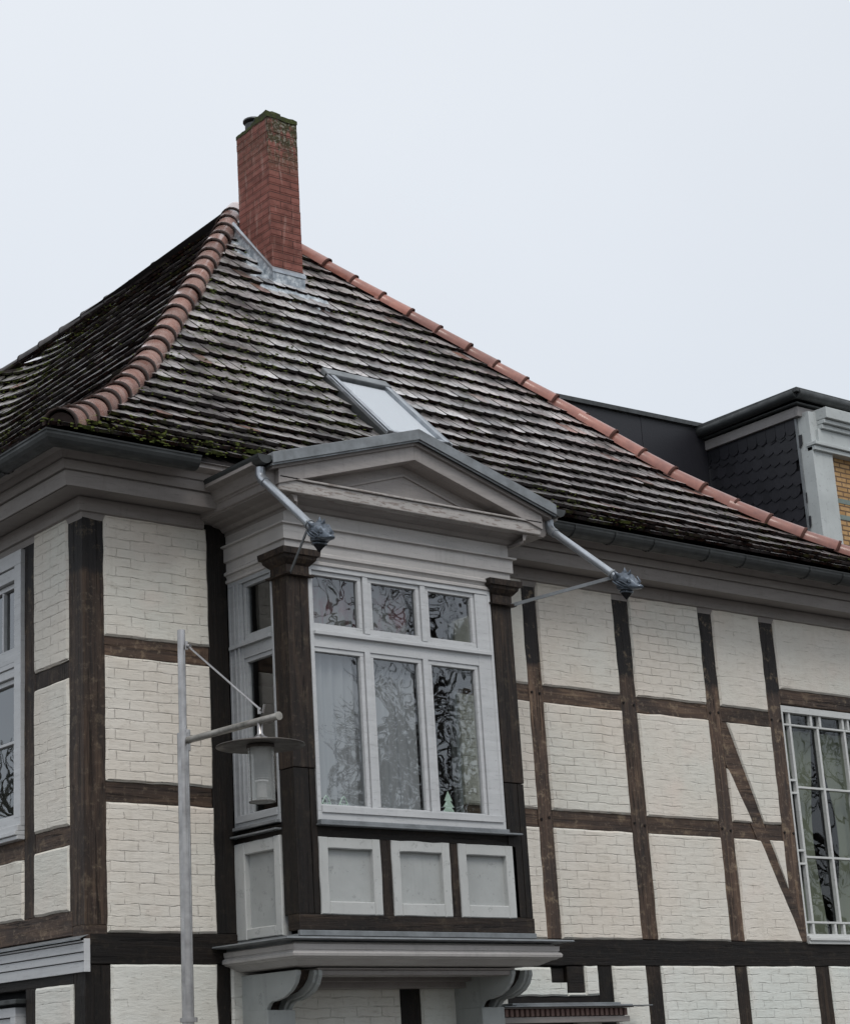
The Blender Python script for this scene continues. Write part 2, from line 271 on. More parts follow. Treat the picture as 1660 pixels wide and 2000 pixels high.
# ------------------------------------------------------------------ geometry helpers
COL = sc.collection
class MB:
    def __init__(s): s.v = []; s.f = []; s.a = []; s.sd = []; s.ms = []; s.sm = []
    def add(s, vs, fs, rnd=.5, side=None, moss=0., smooth=False):
        o = len(s.v); s.v += [tuple(v) for v in vs]
        for i, f in enumerate(fs):
            s.f.append(tuple(o+k for k in f)); s.a.append(rnd); s.sd.append(0. if side is None else side[i]); s.ms.append(moss); s.sm.append(smooth)
    def box(s, x0, x1, y0, y1, z0, z1):
        vs = [(x, y, z) for z in (z0, z1) for y in (y0, y1) for x in (x0, x1)]
        s.add(vs, [(0, 2, 3, 1), (4, 5, 7, 6), (0, 1, 5, 4), (2, 6, 7, 3), (0, 4, 6, 2), (1, 3, 7, 5)]); return s
    def obox(s, c, ax, ay, az, hx, hy, hz):
        c = Vector(c); vs = [c+ax*(i*hx)+ay*(j*hy)+az*(k*hz) for k in (-1, 1) for j in (-1, 1) for i in (-1, 1)]
        s.add(vs, [(0, 2, 3, 1), (4, 5, 7, 6), (0, 1, 5, 4), (2, 6, 7, 3), (0, 4, 6, 2), (1, 3, 7, 5)]); return s
    def prism(s, poly, fn, d0, d1):
        n = len(poly); vs = [fn(u, v, d0) for u, v in poly]+[fn(u, v, d1) for u, v in poly]
        s.add(vs, [tuple(range(n))[::-1], tuple(range(n, 2*n))]+[(i, (i+1) % n, n+(i+1) % n, n+i) for i in range(n)]); return s
    def tube(s, pts, rad, n=10, cap=True, smooth=True):
        pts = [Vector(p) for p in pts]; rad = rad if hasattr(rad, '__len__') else [rad]*len(pts)
        vs = []; prev = None
        for i, p in enumerate(pts):
            t = (pts[min(i+1, len(pts)-1)]-pts[max(i-1, 0)]).normalized()
            if prev is None: a = t.cross(Vector((0, 0, 1)) if abs(t.z) < .9 else Vector((1, 0, 0))).normalized()
            else: a = (prev-t*prev.dot(t)).normalized()
            prev = a; b = t.cross(a)
            for k in range(n):
                q = 2*math.pi*k/n; vs.append(p+(a*math.cos(q)+b*math.sin(q))*rad[i])
        fs = [(i*n+k, i*n+(k+1) % n, (i+1)*n+(k+1) % n, (i+1)*n+k) for i in range(len(pts)-1) for k in range(n)]
        s.add(vs, fs, smooth=smooth)
        if cap:
            s.add(vs[:n], [tuple(range(n))[::-1]]); s.add(vs[-n:], [tuple(range(n))])
        return s
    def build(s, name, mat, parent=None, bevel=0., fix=True):
        me = bpy.data.meshes.new(name); off = Vector((0, 0, 0))
        if parent is not None:
            p = parent
            while p is not None: off += p.location; p = p.parent
        me.from_pydata([tuple(Vector(v)-off) for v in s.v], [], s.f); me.update()
        if fix:
            bm = bmesh.new(); bm.from_mesh(me); bmesh.ops.recalc_face_normals(bm, faces=bm.faces); bm.to_mesh(me); bm.free()
        uvl = me.uv_layers.new(name='UVMap')
        for p in me.polygons:
            n = p.normal; ax = max(range(3), key=lambda k: abs(n[k]))
            for li in p.loop_indices:
                c = me.vertices[me.loops[li].vertex_index].co+off
                uvl.data[li].uv = (c.y, c.z) if ax == 0 else ((c.x, c.z) if ax == 1 else (c.x, c.y))
        for nm, arr in (('rnd', s.a), ('side', s.sd), ('moss', s.ms)):
            if max(arr)-min(arr) > 1e-6 or nm == 'rnd': me.attributes.new(nm, 'FLOAT', 'FACE').data.foreach_set('value', arr)
        me.polygons.foreach_set('use_smooth', s.sm)
        me.materials.append(MAT[mat] if isinstance(mat, str) else mat)
        o = bpy.data.objects.new(name, me); COL.objects.link(o)
        if parent is not None: o.parent = parent
        if bevel:
            b = o.modifiers.new('bevel', 'BEVEL'); b.width = bevel; b.segments = 2; b.limit_method = 'ANGLE'; b.angle_limit = R(40)
        return o
def empty(name, loc=(0, 0, 0), parent=None):
    o = bpy.data.objects.new(name, None); COL.objects.link(o); o.location = loc
    if parent is not None: o.parent = parent
    return o
def tag(o, label=None, cat=None, group=None, kind=None):
    for k, v in (('label', label), ('category', cat), ('group', group), ('kind', kind)):
        if v: o[k] = v
    return o

# wall frames: (u, z, d outward) -> world
BX0, BX1, BD = 1.127, 3.08, .685
WF = lambda u, z, d: (u, -d, z)
WL = lambda u, z, d: (-d, u, z)
WBF = lambda u, z, d: (u, -BD-d, z)
WBS = lambda u, z, d: (BX0-d, u, z)
WBR = lambda u, z, d: (BX1+d, u, z)
def nz_(a, b, c, s): return noise.noise(Vector((a, b, c)))*s
def outline(poly, step=.1, jit=.003, seed=0.):
    o = []
    for i in range(len(poly)):
        a = Vector(poly[i]).to_2d() if len(poly[i]) > 2 else Vector(poly[i]); b = Vector(poly[(i+1) % len(poly)])
        n = max(1, int((b-a).length/step))
        for k in range(n):
            p = a.lerp(b, k/n); o.append((p.x+nz_(p.x*7, p.y*7, seed, jit), p.y+nz_(p.x*7, p.y*7, seed+9, jit)))
    return o
def rect(u0, u1, z0, z1): return [(u0, z0), (u1, z0), (u1, z1), (u0, z1)]
def slab(mb, fn, poly, front, back, jit=.003, step=.12, bev=.0, seed=0.):
    o = outline(poly, step, jit, seed); n = len(o)
    cx = sum(p[0] for p in o)/n; cy = sum(p[1] for p in o)/n
    vs = [fn(u, v, back) for u, v in o]; rings = [o]
    vs += [fn(u, v, front-bev) for u, v in o]
    fs = [(i, (i+1) % n, n+(i+1) % n, n+i) for i in range(n)]
    if bev:
        w = max(max(p[0] for p in o)-min(p[0] for p in o), .01); h = max(max(p[1] for p in o)-min(p[1] for p in o), .01)
        vs += [fn(cx+(u-cx)*(1-2*bev/w), cy+(v-cy)*(1-2*bev/h), front) for u, v in o]
        fs += [(n+i, n+(i+1) % n, 2*n+(i+1) % n, 2*n+i) for i in range(n)]
        fs.append(tuple(range(2*n, 3*n)))
    else: fs.append(tuple(range(n, 2*n)))
    mb.add(vs, fs); return mb
def bars(mb, fn, u0, u1, z0, z1, w, dback, dfront, wt=None, wb=None):
    wt = wt or w; wb = wb or w
    def bx(a, b, c, d_): mb.prism(rect(a, b, c, d_), fn, dback, dfront)
    bx(u0, u0+w, z0+wb, z1-wt); bx(u1-w, u1, z0+wb, z1-wt); bx(u0, u1, z1-wt, z1); bx(u0, u1, z0, z0+wb)
    return mb
def sweep(mb, prof, path, ends=True):
    """profile [(offset outward, z)] swept along a plan path whose outward side is on the right."""
    P_ = [Vector(p) for p in path]; n = len(prof); rows = []
    for i, p in enumerate(P_):
        d0 = (P_[i]-P_[i-1]).normalized() if i > 0 else None; d1 = (P_[i+1]-P_[i]).normalized() if i < len(P_)-1 else None
        nr = lambda d: Vector((-d.y, d.x))*-1
        if d0 is None: o = nr(d1)
        elif d1 is None: o = nr(d0)
        else:
            a, b = nr(d0), nr(d1); o = (a+b); o = o/o.dot(a) if abs(o.dot(a)) > 1e-6 else a
        rows.append([(p.x+o.x*q, p.y+o.y*q, z) for q, z in prof])
    vs = [v for r in rows for v in r]
    fs = [(i*n+k, i*n+k+1, (i+1)*n+k+1, (i+1)*n+k) for i in range(len(P_)-1) for k in range(n-1)]
    mb.add(vs, fs)
    return mb

# ------------------------------------------------------------------ ground
g = MB(); g.add([(-400, -400, 0), (400, -400, 0), (400, 400, 0), (-400, 400, 0)], [(0, 1, 2, 3)])
tag(g.build('ground', 'ground'), kind='structure')

# ================================================================== THE HOUSE
H = empty('half_timbered_house', (0, 0, 0))
tag(H, 'half-timbered corner house with cream brick panels, mossy tiled roof and a bay window', 'house')
ZS, ZB, ZBB = 5.45, 2.75, 2.56
R1T, R1B, R2T, R2B = 4.6316, 4.5011, 3.69, 3.557
L1T, L1B, L2T, L2B, LBT, LBB = 4.488, 4.372, 3.428, 3.301, 2.8955, 2.742
# --- wall cores behind everything, with openings
core = MB()
def corewall(fn, u0, u1, z0, z1, holes, d0=-.22, d1=-.07):
    us = sorted({u0, u1, *[h[0] for h in holes], *[h[1] for h in holes]}); zs = sorted({z0, z1, *[h[2] for h in holes], *[h[3] for h in holes]})
    for a, b in zip(us, us[1:]):
        for c_, d_ in zip(zs, zs[1:]):
            if any(h[0] <= (a+b)/2 <= h[1] and h[2] <= (c_+d_)/2 <= h[3] for h in holes): continue
            core.prism(rect(a, b, c_, d_), fn, d0, d1)
corewall(WF, .08, 8.19, 0, 5.75, [(1.25, 2.96, 2.9, 5.2), (6.66, 7.76, 2.74, 4.70)])
corewall(WL, .23, 9.8, 0, 5.75, [(.80, 2.2, 3.42, 5.39)]); core.box(-.01, .1, 2.36, 9.8, 0, 2.45)
core.box(8.0, 8.19, .23, 9.8, 0, 5.75); core.box(0.2, 8.0, 9.8, 10.0, 0, 5.75)
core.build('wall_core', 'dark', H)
rm = MB()   # rooms: open boxes behind the windows
def room(x0, x1, y0, y1, z0, z1):
    rm.box(x0, x1, y1, y1+.02, z0, z1); rm.box(x0-.02, x0, y0, y1, z0, z1); rm.box(x1, x1+.02, y0, y1, z0, z1); rm.box(x0, x1, y0, y1, z0-.02, z0); rm.box(x0, x1, y0, y1, z1, z1+.02)
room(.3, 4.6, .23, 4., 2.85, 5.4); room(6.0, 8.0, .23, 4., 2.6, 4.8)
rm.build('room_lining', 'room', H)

# --- infill panels
def panel(fn, poly, mat='cream', front=.014, name='brick_panel', seed=0., jit=.007):
    return slab(MB(), fn, poly, front, -.05, jit, .05, .014, seed).build(name, mat, H)
def post(fn, u0, u1, z0, z1, mat='tv', front=0., seed=1., name='timber_post'):
    return slab(MB(), fn, rect(u0, u1, z0, z1), front, -.06, .009, .09, .006, seed).build(name, mat, H)
def rail(fn, u0, u1, z0, z1, mat='th', front=-.003, seed=2., name='timber_rail'):
    return slab(MB(), fn, rect(u0, u1, z0, z1), front, -.06, .009, .09, .006, seed).build(name, mat, H)
# front, left of the bay
P0, PB = .1575, .9632
for i, (a, b) in enumerate(((R1T, ZS), (R2T, R1B), (ZB, R2B))): panel(WF, rect(P0, PB, a, b), seed=i*3.1)
rail(WF, P0, PB, R1B, R1T); rail(WF, P0, PB, R2B, R2T)
post(WF, PB, BX0-.004, ZB, ZS+.05, 'tblackv')
# front, right of the bay
PX = [(3.8265, 3.9703), (4.7929, 4.9673), (5.7713, 5.9322), (6.513, 6.6864)]
edges = [BX1+.03]+[x for p in PX for x in p]
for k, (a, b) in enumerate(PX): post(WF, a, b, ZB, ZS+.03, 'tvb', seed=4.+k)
for k in range(3):
    a, b = edges[2*k], edges[2*k+1]
    for i, (c0, c1) in enumerate(((R1T, ZS), (R2T, R1B), (ZB, R2B))):
        panel(WF, rect(a, b, c0, c1), seed=20+k*3+i)
    rail(WF, a, b, R1B, R1T, seed=8.+k); rail(WF, a, b, R2B, R2T, seed=12.+k)
a, b = PX[2][1], PX[3][0]
panel(WF, rect(a, b, R1T, ZS), seed=41); rail(WF, a, b, R1B, R1T, seed=15)
# diagonal brace and the panels round it
br_l = lambda z: 5.946+(4.16-z)*(6.60-5.946)/(4.16-2.80)      # left edge of the brace
br_r = lambda z: 5.974+(4.499-z)*(6.56-5.974)/(4.499-3.05)    # right edge
panel(WF, [(br_r(4.48), R1B), (b, R1B), (b, R2T), (br_r(R2T), R2T)], seed=43)
panel(WF, [(a, 4.12), (br_l(R2T), R2T), (a, R2T)], seed=44)
panel(WF, [(a, R2B), (br_l(R2B), R2B), (br_l(ZB+.02), ZB), (a, ZB)], seed=45)
panel(WF, [(br_r(R2B), R2B), (b, R2B), (b, 3.16)], seed=46)
rail(WF, a, br_l(3.62), R2B, R2T, seed=17); rail(WF, br_r(3.62), b, R2B, R2T, seed=18)
slab(MB(), WF, [(a-.02, 4.17), (a-.02, 4.50), (a+.04, 4.50), (br_r(3.2), 3.2), (6.60, 3.0), (6.66, ZB), (6.57, ZB)], .004, -.06, .006, .12, .004, 3).build('timber_brace', 'th', H)
# right of the last post: lintel, window, panel over it
panel(WF, rect(6.6864, 7.76, 4.838, ZS), seed=50); rail(WF, 6.6864, 7.76, 4.712, 4.838, seed=20)
post(WF, 7.76, 7.92, ZB, ZS, 'tvb', seed=9); panel(WF, rect(7.92, 8.04, ZB, ZS), seed=51); post(WF, 8.04, 8.2, ZB, ZS, 'tvb', seed=10)
k_ = 0
for (a, b) in PX:
    for zc in ((R1T+R1B)/2, (R2T+R2B)/2):
        for uu in (a+.03, b-.035):
            o = MB(); o.tube([(uu, .02, zc+nz_(uu*9, zc, 1, .02)), (uu, -.007, zc+nz_(uu*9, zc, 1, .02))], .011, 8); o.build('peg', 'tblack', H)
# floor beam
rail(WF, .03, 8.2, ZBB, ZB, 'tblack', .006, 22, 'floor_beam')
# ground floor front
LOWP = [(0.0, .178), (.957, 1.06), (2.43, 2.609), (4.30, 4.45), (4.80, 4.962), (5.774, 5.921), (6.725, 6.902), (8.04, 8.2)]
for k, (a, b) in enumerate(LOWP): post(WF, a, b, 0, ZBB, 'tblackv' if k < 4 else 'tbay', seed=30.+k)
for (a, b), (c0, d0) in zip(LOWP, LOWP[1:]):
    lo = .3
    if (b, c0) == (2.609, 4.30):
        panel(WF, rect(b, 3.40, lo, ZBB), 'cream_low', seed=60)
        panel(WF, [(3.4, 2.345), (3.985, 2.345), (3.985, 2.44), (3.83, 2.44), (3.83, ZBB-.01), (3.4, ZBB-.01)], 'cream_low', seed=61)
        panel(WF, rect(4.165, c0, 2.345, ZBB), 'cream_low', seed=62); panel(WF, rect(3.985, 4.165, 2.345, 2.368), 'cream_low', seed=63, jit=.002)
        panel(WF, rect(4.06, c0, lo, 2.2), 'cream_low', seed=64)
        rail(WF, 3.40, c0, 2.28, 2.345, 'tblack'); slab(MB(), WF, rect(3.84, 3.985, 2.445, 2.552), -.02, -.06, .008, .04, .01).build('beam_end', 'tblack', H)
        slab(MB(), WF, rect(3.99, 4.155, 2.37, 2.553), .01, -.06, .006, .06, .008).build('beam_end', 'tblack', H)
    else: panel(WF, rect(b, c0, lo, ZBB), 'cream_low', seed=65+a)
# corner post, both faces one timber
cp = MB(); 
o0 = []
for i in range(19):
    z = 2.80+i*(5.5-2.80)/18; j = lambda s: nz_(z*3, s, 1.3, .006)
    o0.append([(j(1), .1819+j(2), z), (0+j(3), 0+j(4), z), (P0+j(5), j(6), z), (P0, .19, z)])
cp.add([v for r in o0 for v in r], [(i*4+k, i*4+k+1, (i+1)*4+k+1, (i+1)*4+k) for i in range(18) for k in range(3)]+[(18*4, 18*4+1, 18*4+2, 18*4+3), (3, 2, 1, 0)])
cp.build('corner_post', 'tv', H)
be = MB(); be.box(-.004, .16, -.004, .15, 2.665, 2.80); be.build('beam_end', 'th', H, .012)
# left wall
LPW = [(.6452, .7958), (2.2, 2.36)]
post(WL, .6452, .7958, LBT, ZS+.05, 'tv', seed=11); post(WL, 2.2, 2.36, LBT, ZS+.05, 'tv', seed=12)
for i, (c0, c1) in enumerate(((L1T, ZS), (L2T, L1B), (LBT, L2B))): panel(WL, rect(.1819, .6452, c0, c1), seed=70+i)
rail(WL, .1819, .6452, L1B, L1T, 'tbay'); rail(WL, .1819, .6452, L2B, L2T, 'th'); rail(WL, .7958, 2.2, L2B-.02, L2T-.01, 'th')
panel(WL, rect(.7958, 2.2, LBT, L2B-.02), seed=75); rail(WL, .7958, 2.2, 5.395, ZS+.03, 'tblack'); panel(WL, rect(2.36, 9.8, LBT, ZS), seed=76)
rail(WL, .155, 9.8, LBB, LBT, 'th', .002, 23, 'floor_beam')
post(WL, 0.012, .150, 0, LBB, 'tblackv', -.004, seed=13); rail(WL, .150, 9.8, 2.452, LBB, 'tblack', seed=24)
panel(WL, rect(.150, .628, .3, 2.452), 'cream_low', seed=77); post(WL, .628, .776, 0, 2.452, 'tblackv', seed=14)
# --- left upper window
def build_window(name='window'): return empty(name, (0, 0, 0), H)
W = build_window()
f = MB()
bars(f, WL, .800, 2.19, 3.50, 5.39, .095, -.06, .028, .10, .06)      # casing
for z0, z1, d in ((5.235, 5.285, .012), (5.195, 5.232, .022), (4.62, 4.672, .018), (4.585, 4.617, .024), (4.522, 4.582, .012)): f.prism(rect(.9, 2.09, z0, z1), WL, -.06, d)
f.prism(rect(.9, 2.09, 4.672, 4.70), WL, -.06, .005)
for c in (1.5,): f.prism(rect(c-.04, c+.04, 3.56, 5.2), WL, -.05, .02)
for u0, u1 in ((.9, 1.455), (1.545, 2.09)):
    bars(f, WL, u0, u1, 4.70, 5.19, .035, -.05, -.012); bars(f, WL, u0, u1, 3.56, 4.52, .035, -.05, -.012)
    f.prism(rect(u0+.035, u1-.035, 4.075, 4.095), WL, -.045, -.015)
f.prism(rect(1.13, 1.155, 4.735, 5.155), WL, -.045, -.015)
f.build('frame', 'winw', W, .003)
s_ = MB(); s_.prism(rect(.80, 2.2, 3.47, 3.51), WL, -.03, .05); s_.prism(rect(.795, 2.2, 3.44, 3.468), WL, -.03, .07); s_.prism(rect(.79, 2.2, 3.412, 3.438), WL, -.03, .055); s_.build('sill', 'winw', W, .004)
p_ = MB(); p_.add([WL(.9, 3.56, -.04), WL(2.09, 3.56, -.04), WL(2.09, 5.2, -.04), WL(.9, 5.2, -.04)], [(3, 2, 1, 0)]); p_.build('pane', 'glass_left', W, fix=False)
mbd = MB(); mbd.prism(rect(.85, 2.2, 3.45, 5.37), WL, -.62, -.6); mbd.build('blind', 'room', W)
# --- left lower window with its moulded cornice
W = build_window()
f = MB(); bars(f, WL, .86, 2.1, .9, 2.35, .07, -.06, .03, .06)
for z in (2.24, 2.17, 2.10, 2.03): f.prism(rect(.93, 2.03, z, z+.045), WL, -.05, .01)
f.build('frame', 'winw', W, .003)
s_ = MB(); s_.prism(rect(.80, 2.2, 2.37, 2.40), WL, -.03, .06); s_.build('drip_board', 'gutter', W, .004)
c_ = MB()
for z0, z1, d in ((2.515, 2.578, .012), (2.583, 2.63, .02), (2.635, 2.685, .03), (2.69, 2.70, .04)): c_.prism(rect(-.04, 3.0, z0, z1), WL, -.01, d)
c_.prism([(-.045, 2.512), (-.041, 2.512), (-.041, 2.71), (-.045, 2.71)], WL, -.01, .034)
c_.build('window_cornice', 'winw', H, .004)
c_ = MB(); c_.add([WL(-.05, 2.735, 0), WL(3., 2.735, 0), WL(3., 2.712, .06), WL(-.05, 2.712, .06), WL(-.05, 2.704, .06), WL(3., 2.704, .06)], [(0, 1, 2, 3), (3, 2, 5, 4)]); c_.build('flashing', 'zinc', H)

# --- right window, many small lights
W = build_window()
f = MB(); U0, U1 = 6.672, 7.745
bars(f, WF, U0, U1, 2.80, 4.698, .018, -.06, .004, .055, .018)
B1, B2, B3 = 6.775, 7.13, 7.48
bw = .013
for c in (6.782, B2, B3, 7.65): f.prism(rect(c-bw, c+bw, 2.912, 4.54), WF, -.045, -.008)
for c in (6.785, 7.06, 7.175, 7.475, 7.545, 7.65): f.prism(rect(c-bw, c+bw, 4.55, 4.65), WF, -.045, -.010)
for c in (6.785, 7.06, 7.17, 7.475, 7.65): f.prism(rect(c-bw, c+bw, 2.815, 2.905), WF, -.045, -.010)
f.prism(rect(U0+.015, U1-.015, 4.532, 4.548), WF, -.045, -.006); f.prism(rect(U0+.015, U1-.015, 2.903, 2.920), WF, -.045, -.006)
for z in (4.018, 3.442): f.prism(rect(6.79, 7.65, z-.009, z+.009), WF, -.045, -.0095)
for z in (4.072, 3.966, 3.492, 3.384):
    f.prism(rect(U0+.015, 6.79, z-.009, z+.009), WF, -.045, -.0065); f.prism(rect(7.64, U1-.015, z-.009, z+.009), WF, -.045, -.0065)
f.build('frame', 'winp', W, .002)
s_ = MB(); s_.prism(rect(6.668, 7.76, 2.735, 2.80), WF, -.03, .03); s_.prism(rect(6.668, 7.76, 2.762, 2.785), WF, .02, .045); s_.build('sill', 'winp', W, .004)
p_ = MB(); p_.add([WF(6.68, 2.80, -.04), WF(7.74, 2.80, -.04), WF(7.74, 4.66, -.04), WF(6.68, 4.66, -.04)], [(0, 1, 2, 3)]); p_.build('pane', 'glass_right', W, fix=False)
for k, (u, n) in enumerate(((6.98, .16), (7.5, .26))):
    c_ = MB(); vs = []
    for j in range(12):
        z = 2.82+j*.155; wq = n*(1.-.45*math.sin(j/11*math.pi)**2)
        for i in range(9): vs.append(WF(u+(i-4)/4*wq+.02*j/11, z, -.14+.02*math.sin(i*2.1+j*.3)))
    c_.add(vs, [(j*9+i, j*9+i+1, (j+1)*9+i+1, (j+1)*9+i) for j in range(11) for i in range(8)], smooth=True); c_.build('curtain', 'curtain', W, fix=False)

# ------------------------------------------------------------------ bay window
B = empty('bay_window', (0, 0, 0), H)
def bpart(mb, name, mat, bev=0., fix=True): return mb.build(name, mat, B, bev, fix)
# corner posts
for (x0, x1, cx) in ((BX0, 1.302, -1), (2.897, BX1, 1)):
    o = MB(); o.box(x0, x1, -BD, -.52, 3.735, 5.14); bpart(o, 'corner_post', 'tbay', .006)
    o = MB(); o.box(x0+.003, x0+.118, -BD+.004, -.523, 2.822, 3.731); o.box(x0+.124, x1-.002, -BD+.006, -.523, 2.822, 3.731); bpart(o, 'corner_post', 'tblackv', .004)
    cpt = MB(); xc, yc = (x0+x1)/2, -.605; h = .0875
    prof = [(.0, 4.985), (.028, 4.99), (.03, 5.003), (.004, 5.012), (.004, 5.062), (.018, 5.075), (.04, 5.10), (.044, 5.118), (.06, 5.124), (.064, 5.165), (.0, 5.17)]
    for q in range(len(prof)-1):
        (a, z0), (b, z1) = prof[q], prof[q+1]
        A = [(xc+sx_*(h+a), yc+sy_*(h+a), z0) for sx_, sy_ in ((-1, -1), (1, -1), (1, 1), (-1, 1))]; Bq = [(xc+sx_*(h+b), yc+sy_*(h+b), z1) for sx_, sy_ in ((-1, -1), (1, -1), (1, 1), (-1, 1))]
        cpt.add(A+Bq, [(i, (i+1) % 4, 4+(i+1) % 4, 4+i) for i in range(4)])
    bpart(cpt, 'capital', 'tbay')
# lower beam, rails and small posts
o = MB(); slab(o, WBF, rect(BX0+.0, BX1, 2.722, 2.82), .002, -.12, .004, .15, .004); bpart(o, 'beam', 'tbayh')
o = MB(); o.box(BX0+.01, BX1-.01, -BD+.012, -.53, 3.30, 3.385); o.box(BX0+.012, 1.24, -.53, 0., 3.325, 3.40); o.box(2.97, BX1-.012, -.53, 0, 3.325, 3.40); bpart(o, 'rail', 'tblack', .003)
for a, b in ((1.788, 1.878), (2.368, 2.443), (2.925, 2.96)):
    o = MB(); slab(o, WBF, rect(a, b, 2.82, 3.30), -.004, -.1, .004, .1, .003); bpart(o, 'upright', 'tbay')
def apron(fn, u0, u1, z0, z1, iu0, iu1, iz0, iz1, sd):
    o = MB()
    for r_ in ((u0, iu0, z0, z1), (iu1, u1, z0, z1), (iu0-.001, iu1+.001, iz1, z1-.001), (iu0-.001, iu1+.001, z0+.001, iz0)): slab(o, fn, rect(*r_), .008 if r_[0] in (u0, iu1) else .006, -.06, .005, .06, .006, sd)
    a = bpart(o, 'apron_panel', 'apron')
    q = MB(); q.prism(rect(iu0-.01, iu1+.01, iz0-.01, iz1+.01), fn, -.06, -.032); bpart(q, 'apron_field', 'apron_in')
for k, (a, b) in enumerate(((1.298, 1.788), (1.878, 2.366), (2.443, 2.925))): apron(WBF, a, b, 2.818, 3.301, a+.068, b-.066, 2.90, 3.23, k*2.)
apron(WBS, -.512, .04, 2.705, 3.325, -.44, -.11, 2.775, 3.245, 7.); apron(WBR, -.512, .04, 2.705, 3.325, -.44, -.11, 2.775, 3.245, 9.)
# window frames
f = MB()
def bayframe(fn, u0, u1, cols_t, cols_b, cas):
    bars(f, fn, u0, u1, 3.405, 5.082, cas, -.055, .004, .03, .06)
    a, b = u0+cas, u1-cas
    f.prism(rect(a, b, 4.535, 4.66), fn, -.05, -.004)
    f.prism(rect(a, b, 4.615, 4.64), fn, -.01, .022); f.prism(rect(a, b, 3.455, 3.50), fn, -.02, .016)
    for cols, z0, z1 in ((cols_t, 4.66, 5.052), (cols_b, 3.475, 4.535)):
        for i, (c0, c1) in enumerate(cols):
            bars(f, fn, c0-.028, c1+.028, z0, z1, .03, -.045, -.012, .03, .036)
            bars(f, fn, c0-.01, c1+.01, z0+.022, z1-.018, .014, -.04, -.022)
            if i: pm = (cols[i-1][1]+c0)/2; f.prism(rect(pm-.022, pm+.022, z0, z1), fn, -.045, .0)
bayframe(WBF, 1.303, 2.884, [(1.345, 1.722), (1.836, 2.222), (2.33, 2.714)], [(1.34, 1.715), (1.823, 2.209), (2.323, 2.712)], .028)
f.prism(rect(2.745, 2.86, 3.46, 5.05), WBF, -.05, -.001)
bpart(f, 'window_frame', 'winw', .0025)
f = MB(); bayframe(WBS, -.522, -.005, [(-.492, -.20)], [(-.492, -.19)], .02); f.prism(rect(-.165, -.02, 3.46, 5.06), WBS, -.05, -.001)
for q in (-.13, -.085): f.prism(rect(q-.008, q+.008, 3.46, 5.06), WBS, -.01, .012)
bpart(f, 'window_frame', 'winside', .0025)
f = MB(); bayframe(WBR, -.522, -.005, [(-.48, -.05)], [(-.48, -.05)], .02); bpart(f, 'window_frame', 'winside', .0025)
for fn, a, b, mt in ((WBF, 1.32, 2.87, 'glass_bay'), (WBS, -.51, -.02, 'glass_side'), (WBR, -.51, -.02, 'glass_side')):
    p_ = MB(); p_.add([fn(a, 3.46, -.035), fn(b, 3.46, -.035), fn(b, 5.06, -.035), fn(a, 5.06, -.035)], [(3, 2, 1, 0) if fn is WBS else (0, 1, 2, 3)]); bpart(p_, 'pane', mt, 0, False)
# sills
o = MB(); o.box(1.30, 2.885, -BD-.035, -BD+.03, 3.385, 3.408); o.box(1.29, 2.99, -BD-.05, -BD+.03, 3.372, 3.384); bpart(o, 'window_sill', 'zinc', .003)
o = MB(); o.box(BX0-.035, BX0+.03, -.52, -.02, 3.405, 3.425); o.box(BX0-.04, BX0+.03, -.515, .03, 3.36, 3.372); bpart(o, 'window_sill', 'zinc', .003)
# floor and ceiling of the bay, net curtain
o = MB(); o.box(BX0+.09, BX1-.09, -BD+.09, .1, 2.88, 2.90); bpart(o, 'bay_floor', 'room'); o = MB(); o.box(BX0+.02, BX1-.02, -BD+.06, .1, 5.18, 5.2); bpart(o, 'bay_ceiling', 'room')
cu = MB(); vs = []; nu = 60
for j in range(2):
    for i in range(nu+1):
        u = 1.33+i/nu*.90; vs.append(WBF(u, (3.50, 4.60)[j], -.10+.014*math.sin(i*1.1)+.006*math.sin(i*2.7)))
cu.add(vs, [(i, i+1, nu+2+i, nu+1+i) for i in range(nu)], smooth=True); bpart(cu, 'net_curtain', 'net', 0, False)
cu = MB(); vs = []
for j in range(2):
    for i in range(nu+1): vs.append(WBF(1.33+i/nu*.90, (4.66, 5.04)[j], -.13+.012*math.sin(i*.9)+.006*math.sin(i*2.3)))
cu.add(vs, [(i, i+1, nu+2+i, nu+1+i) for i in range(nu)], smooth=True); bpart(cu, 'pelmet_curtain', 'pelmet', 0, False)
cu = MB(); vs = []
for j in range(2):
    for i in range(21):
        u = 2.33+i/20*.08; vs.append(WBF(u, (3.50, 4.60)[j], -.12+.012*math.sin(i*1.1)))
cu.add(vs, [(i, i+1, 22+i, 21+i) for i in range(20)], smooth=True); bpart(cu, 'net_curtain', 'net', 0, False)
# entablature bands round three sides
path3 = [(BX0, .0), (BX0, -BD), (BX1, -BD), (BX1, 0)]
def swp(prof, path, name, mat, par=None):
    o = MB(); sweep(o, prof, path); return o.build(name, mat, par or B, 0, False)
# outward is to the right of travel: going from (BX0,0) down to (BX0,-BD) then +x -> right side is outward? (handled by sign)
swp([(-.01, 5.06), (.002, 5.082), (.015, 5.088), (.015, 5.105), (.002, 5.115), (.010, 5.135), (.026, 5.14), (.026, 5.158), (.006, 5.172), (.006, 5.228), (.024, 5.234), (.024, 5.328), (.046, 5.332), (.048, 5.343), (.010, 5.356), (.004, 5.36), (.004, 5.44), (-.05, 5.44)], path3, 'frieze', 'band')
swp([(.0, 5.44), (.03, 5.445), (.05, 5.468), (.10, 5.478), (.13, 5.492), (.16, 5.495), (.16, 5.60)], path3, 'cornice', 'cornice')
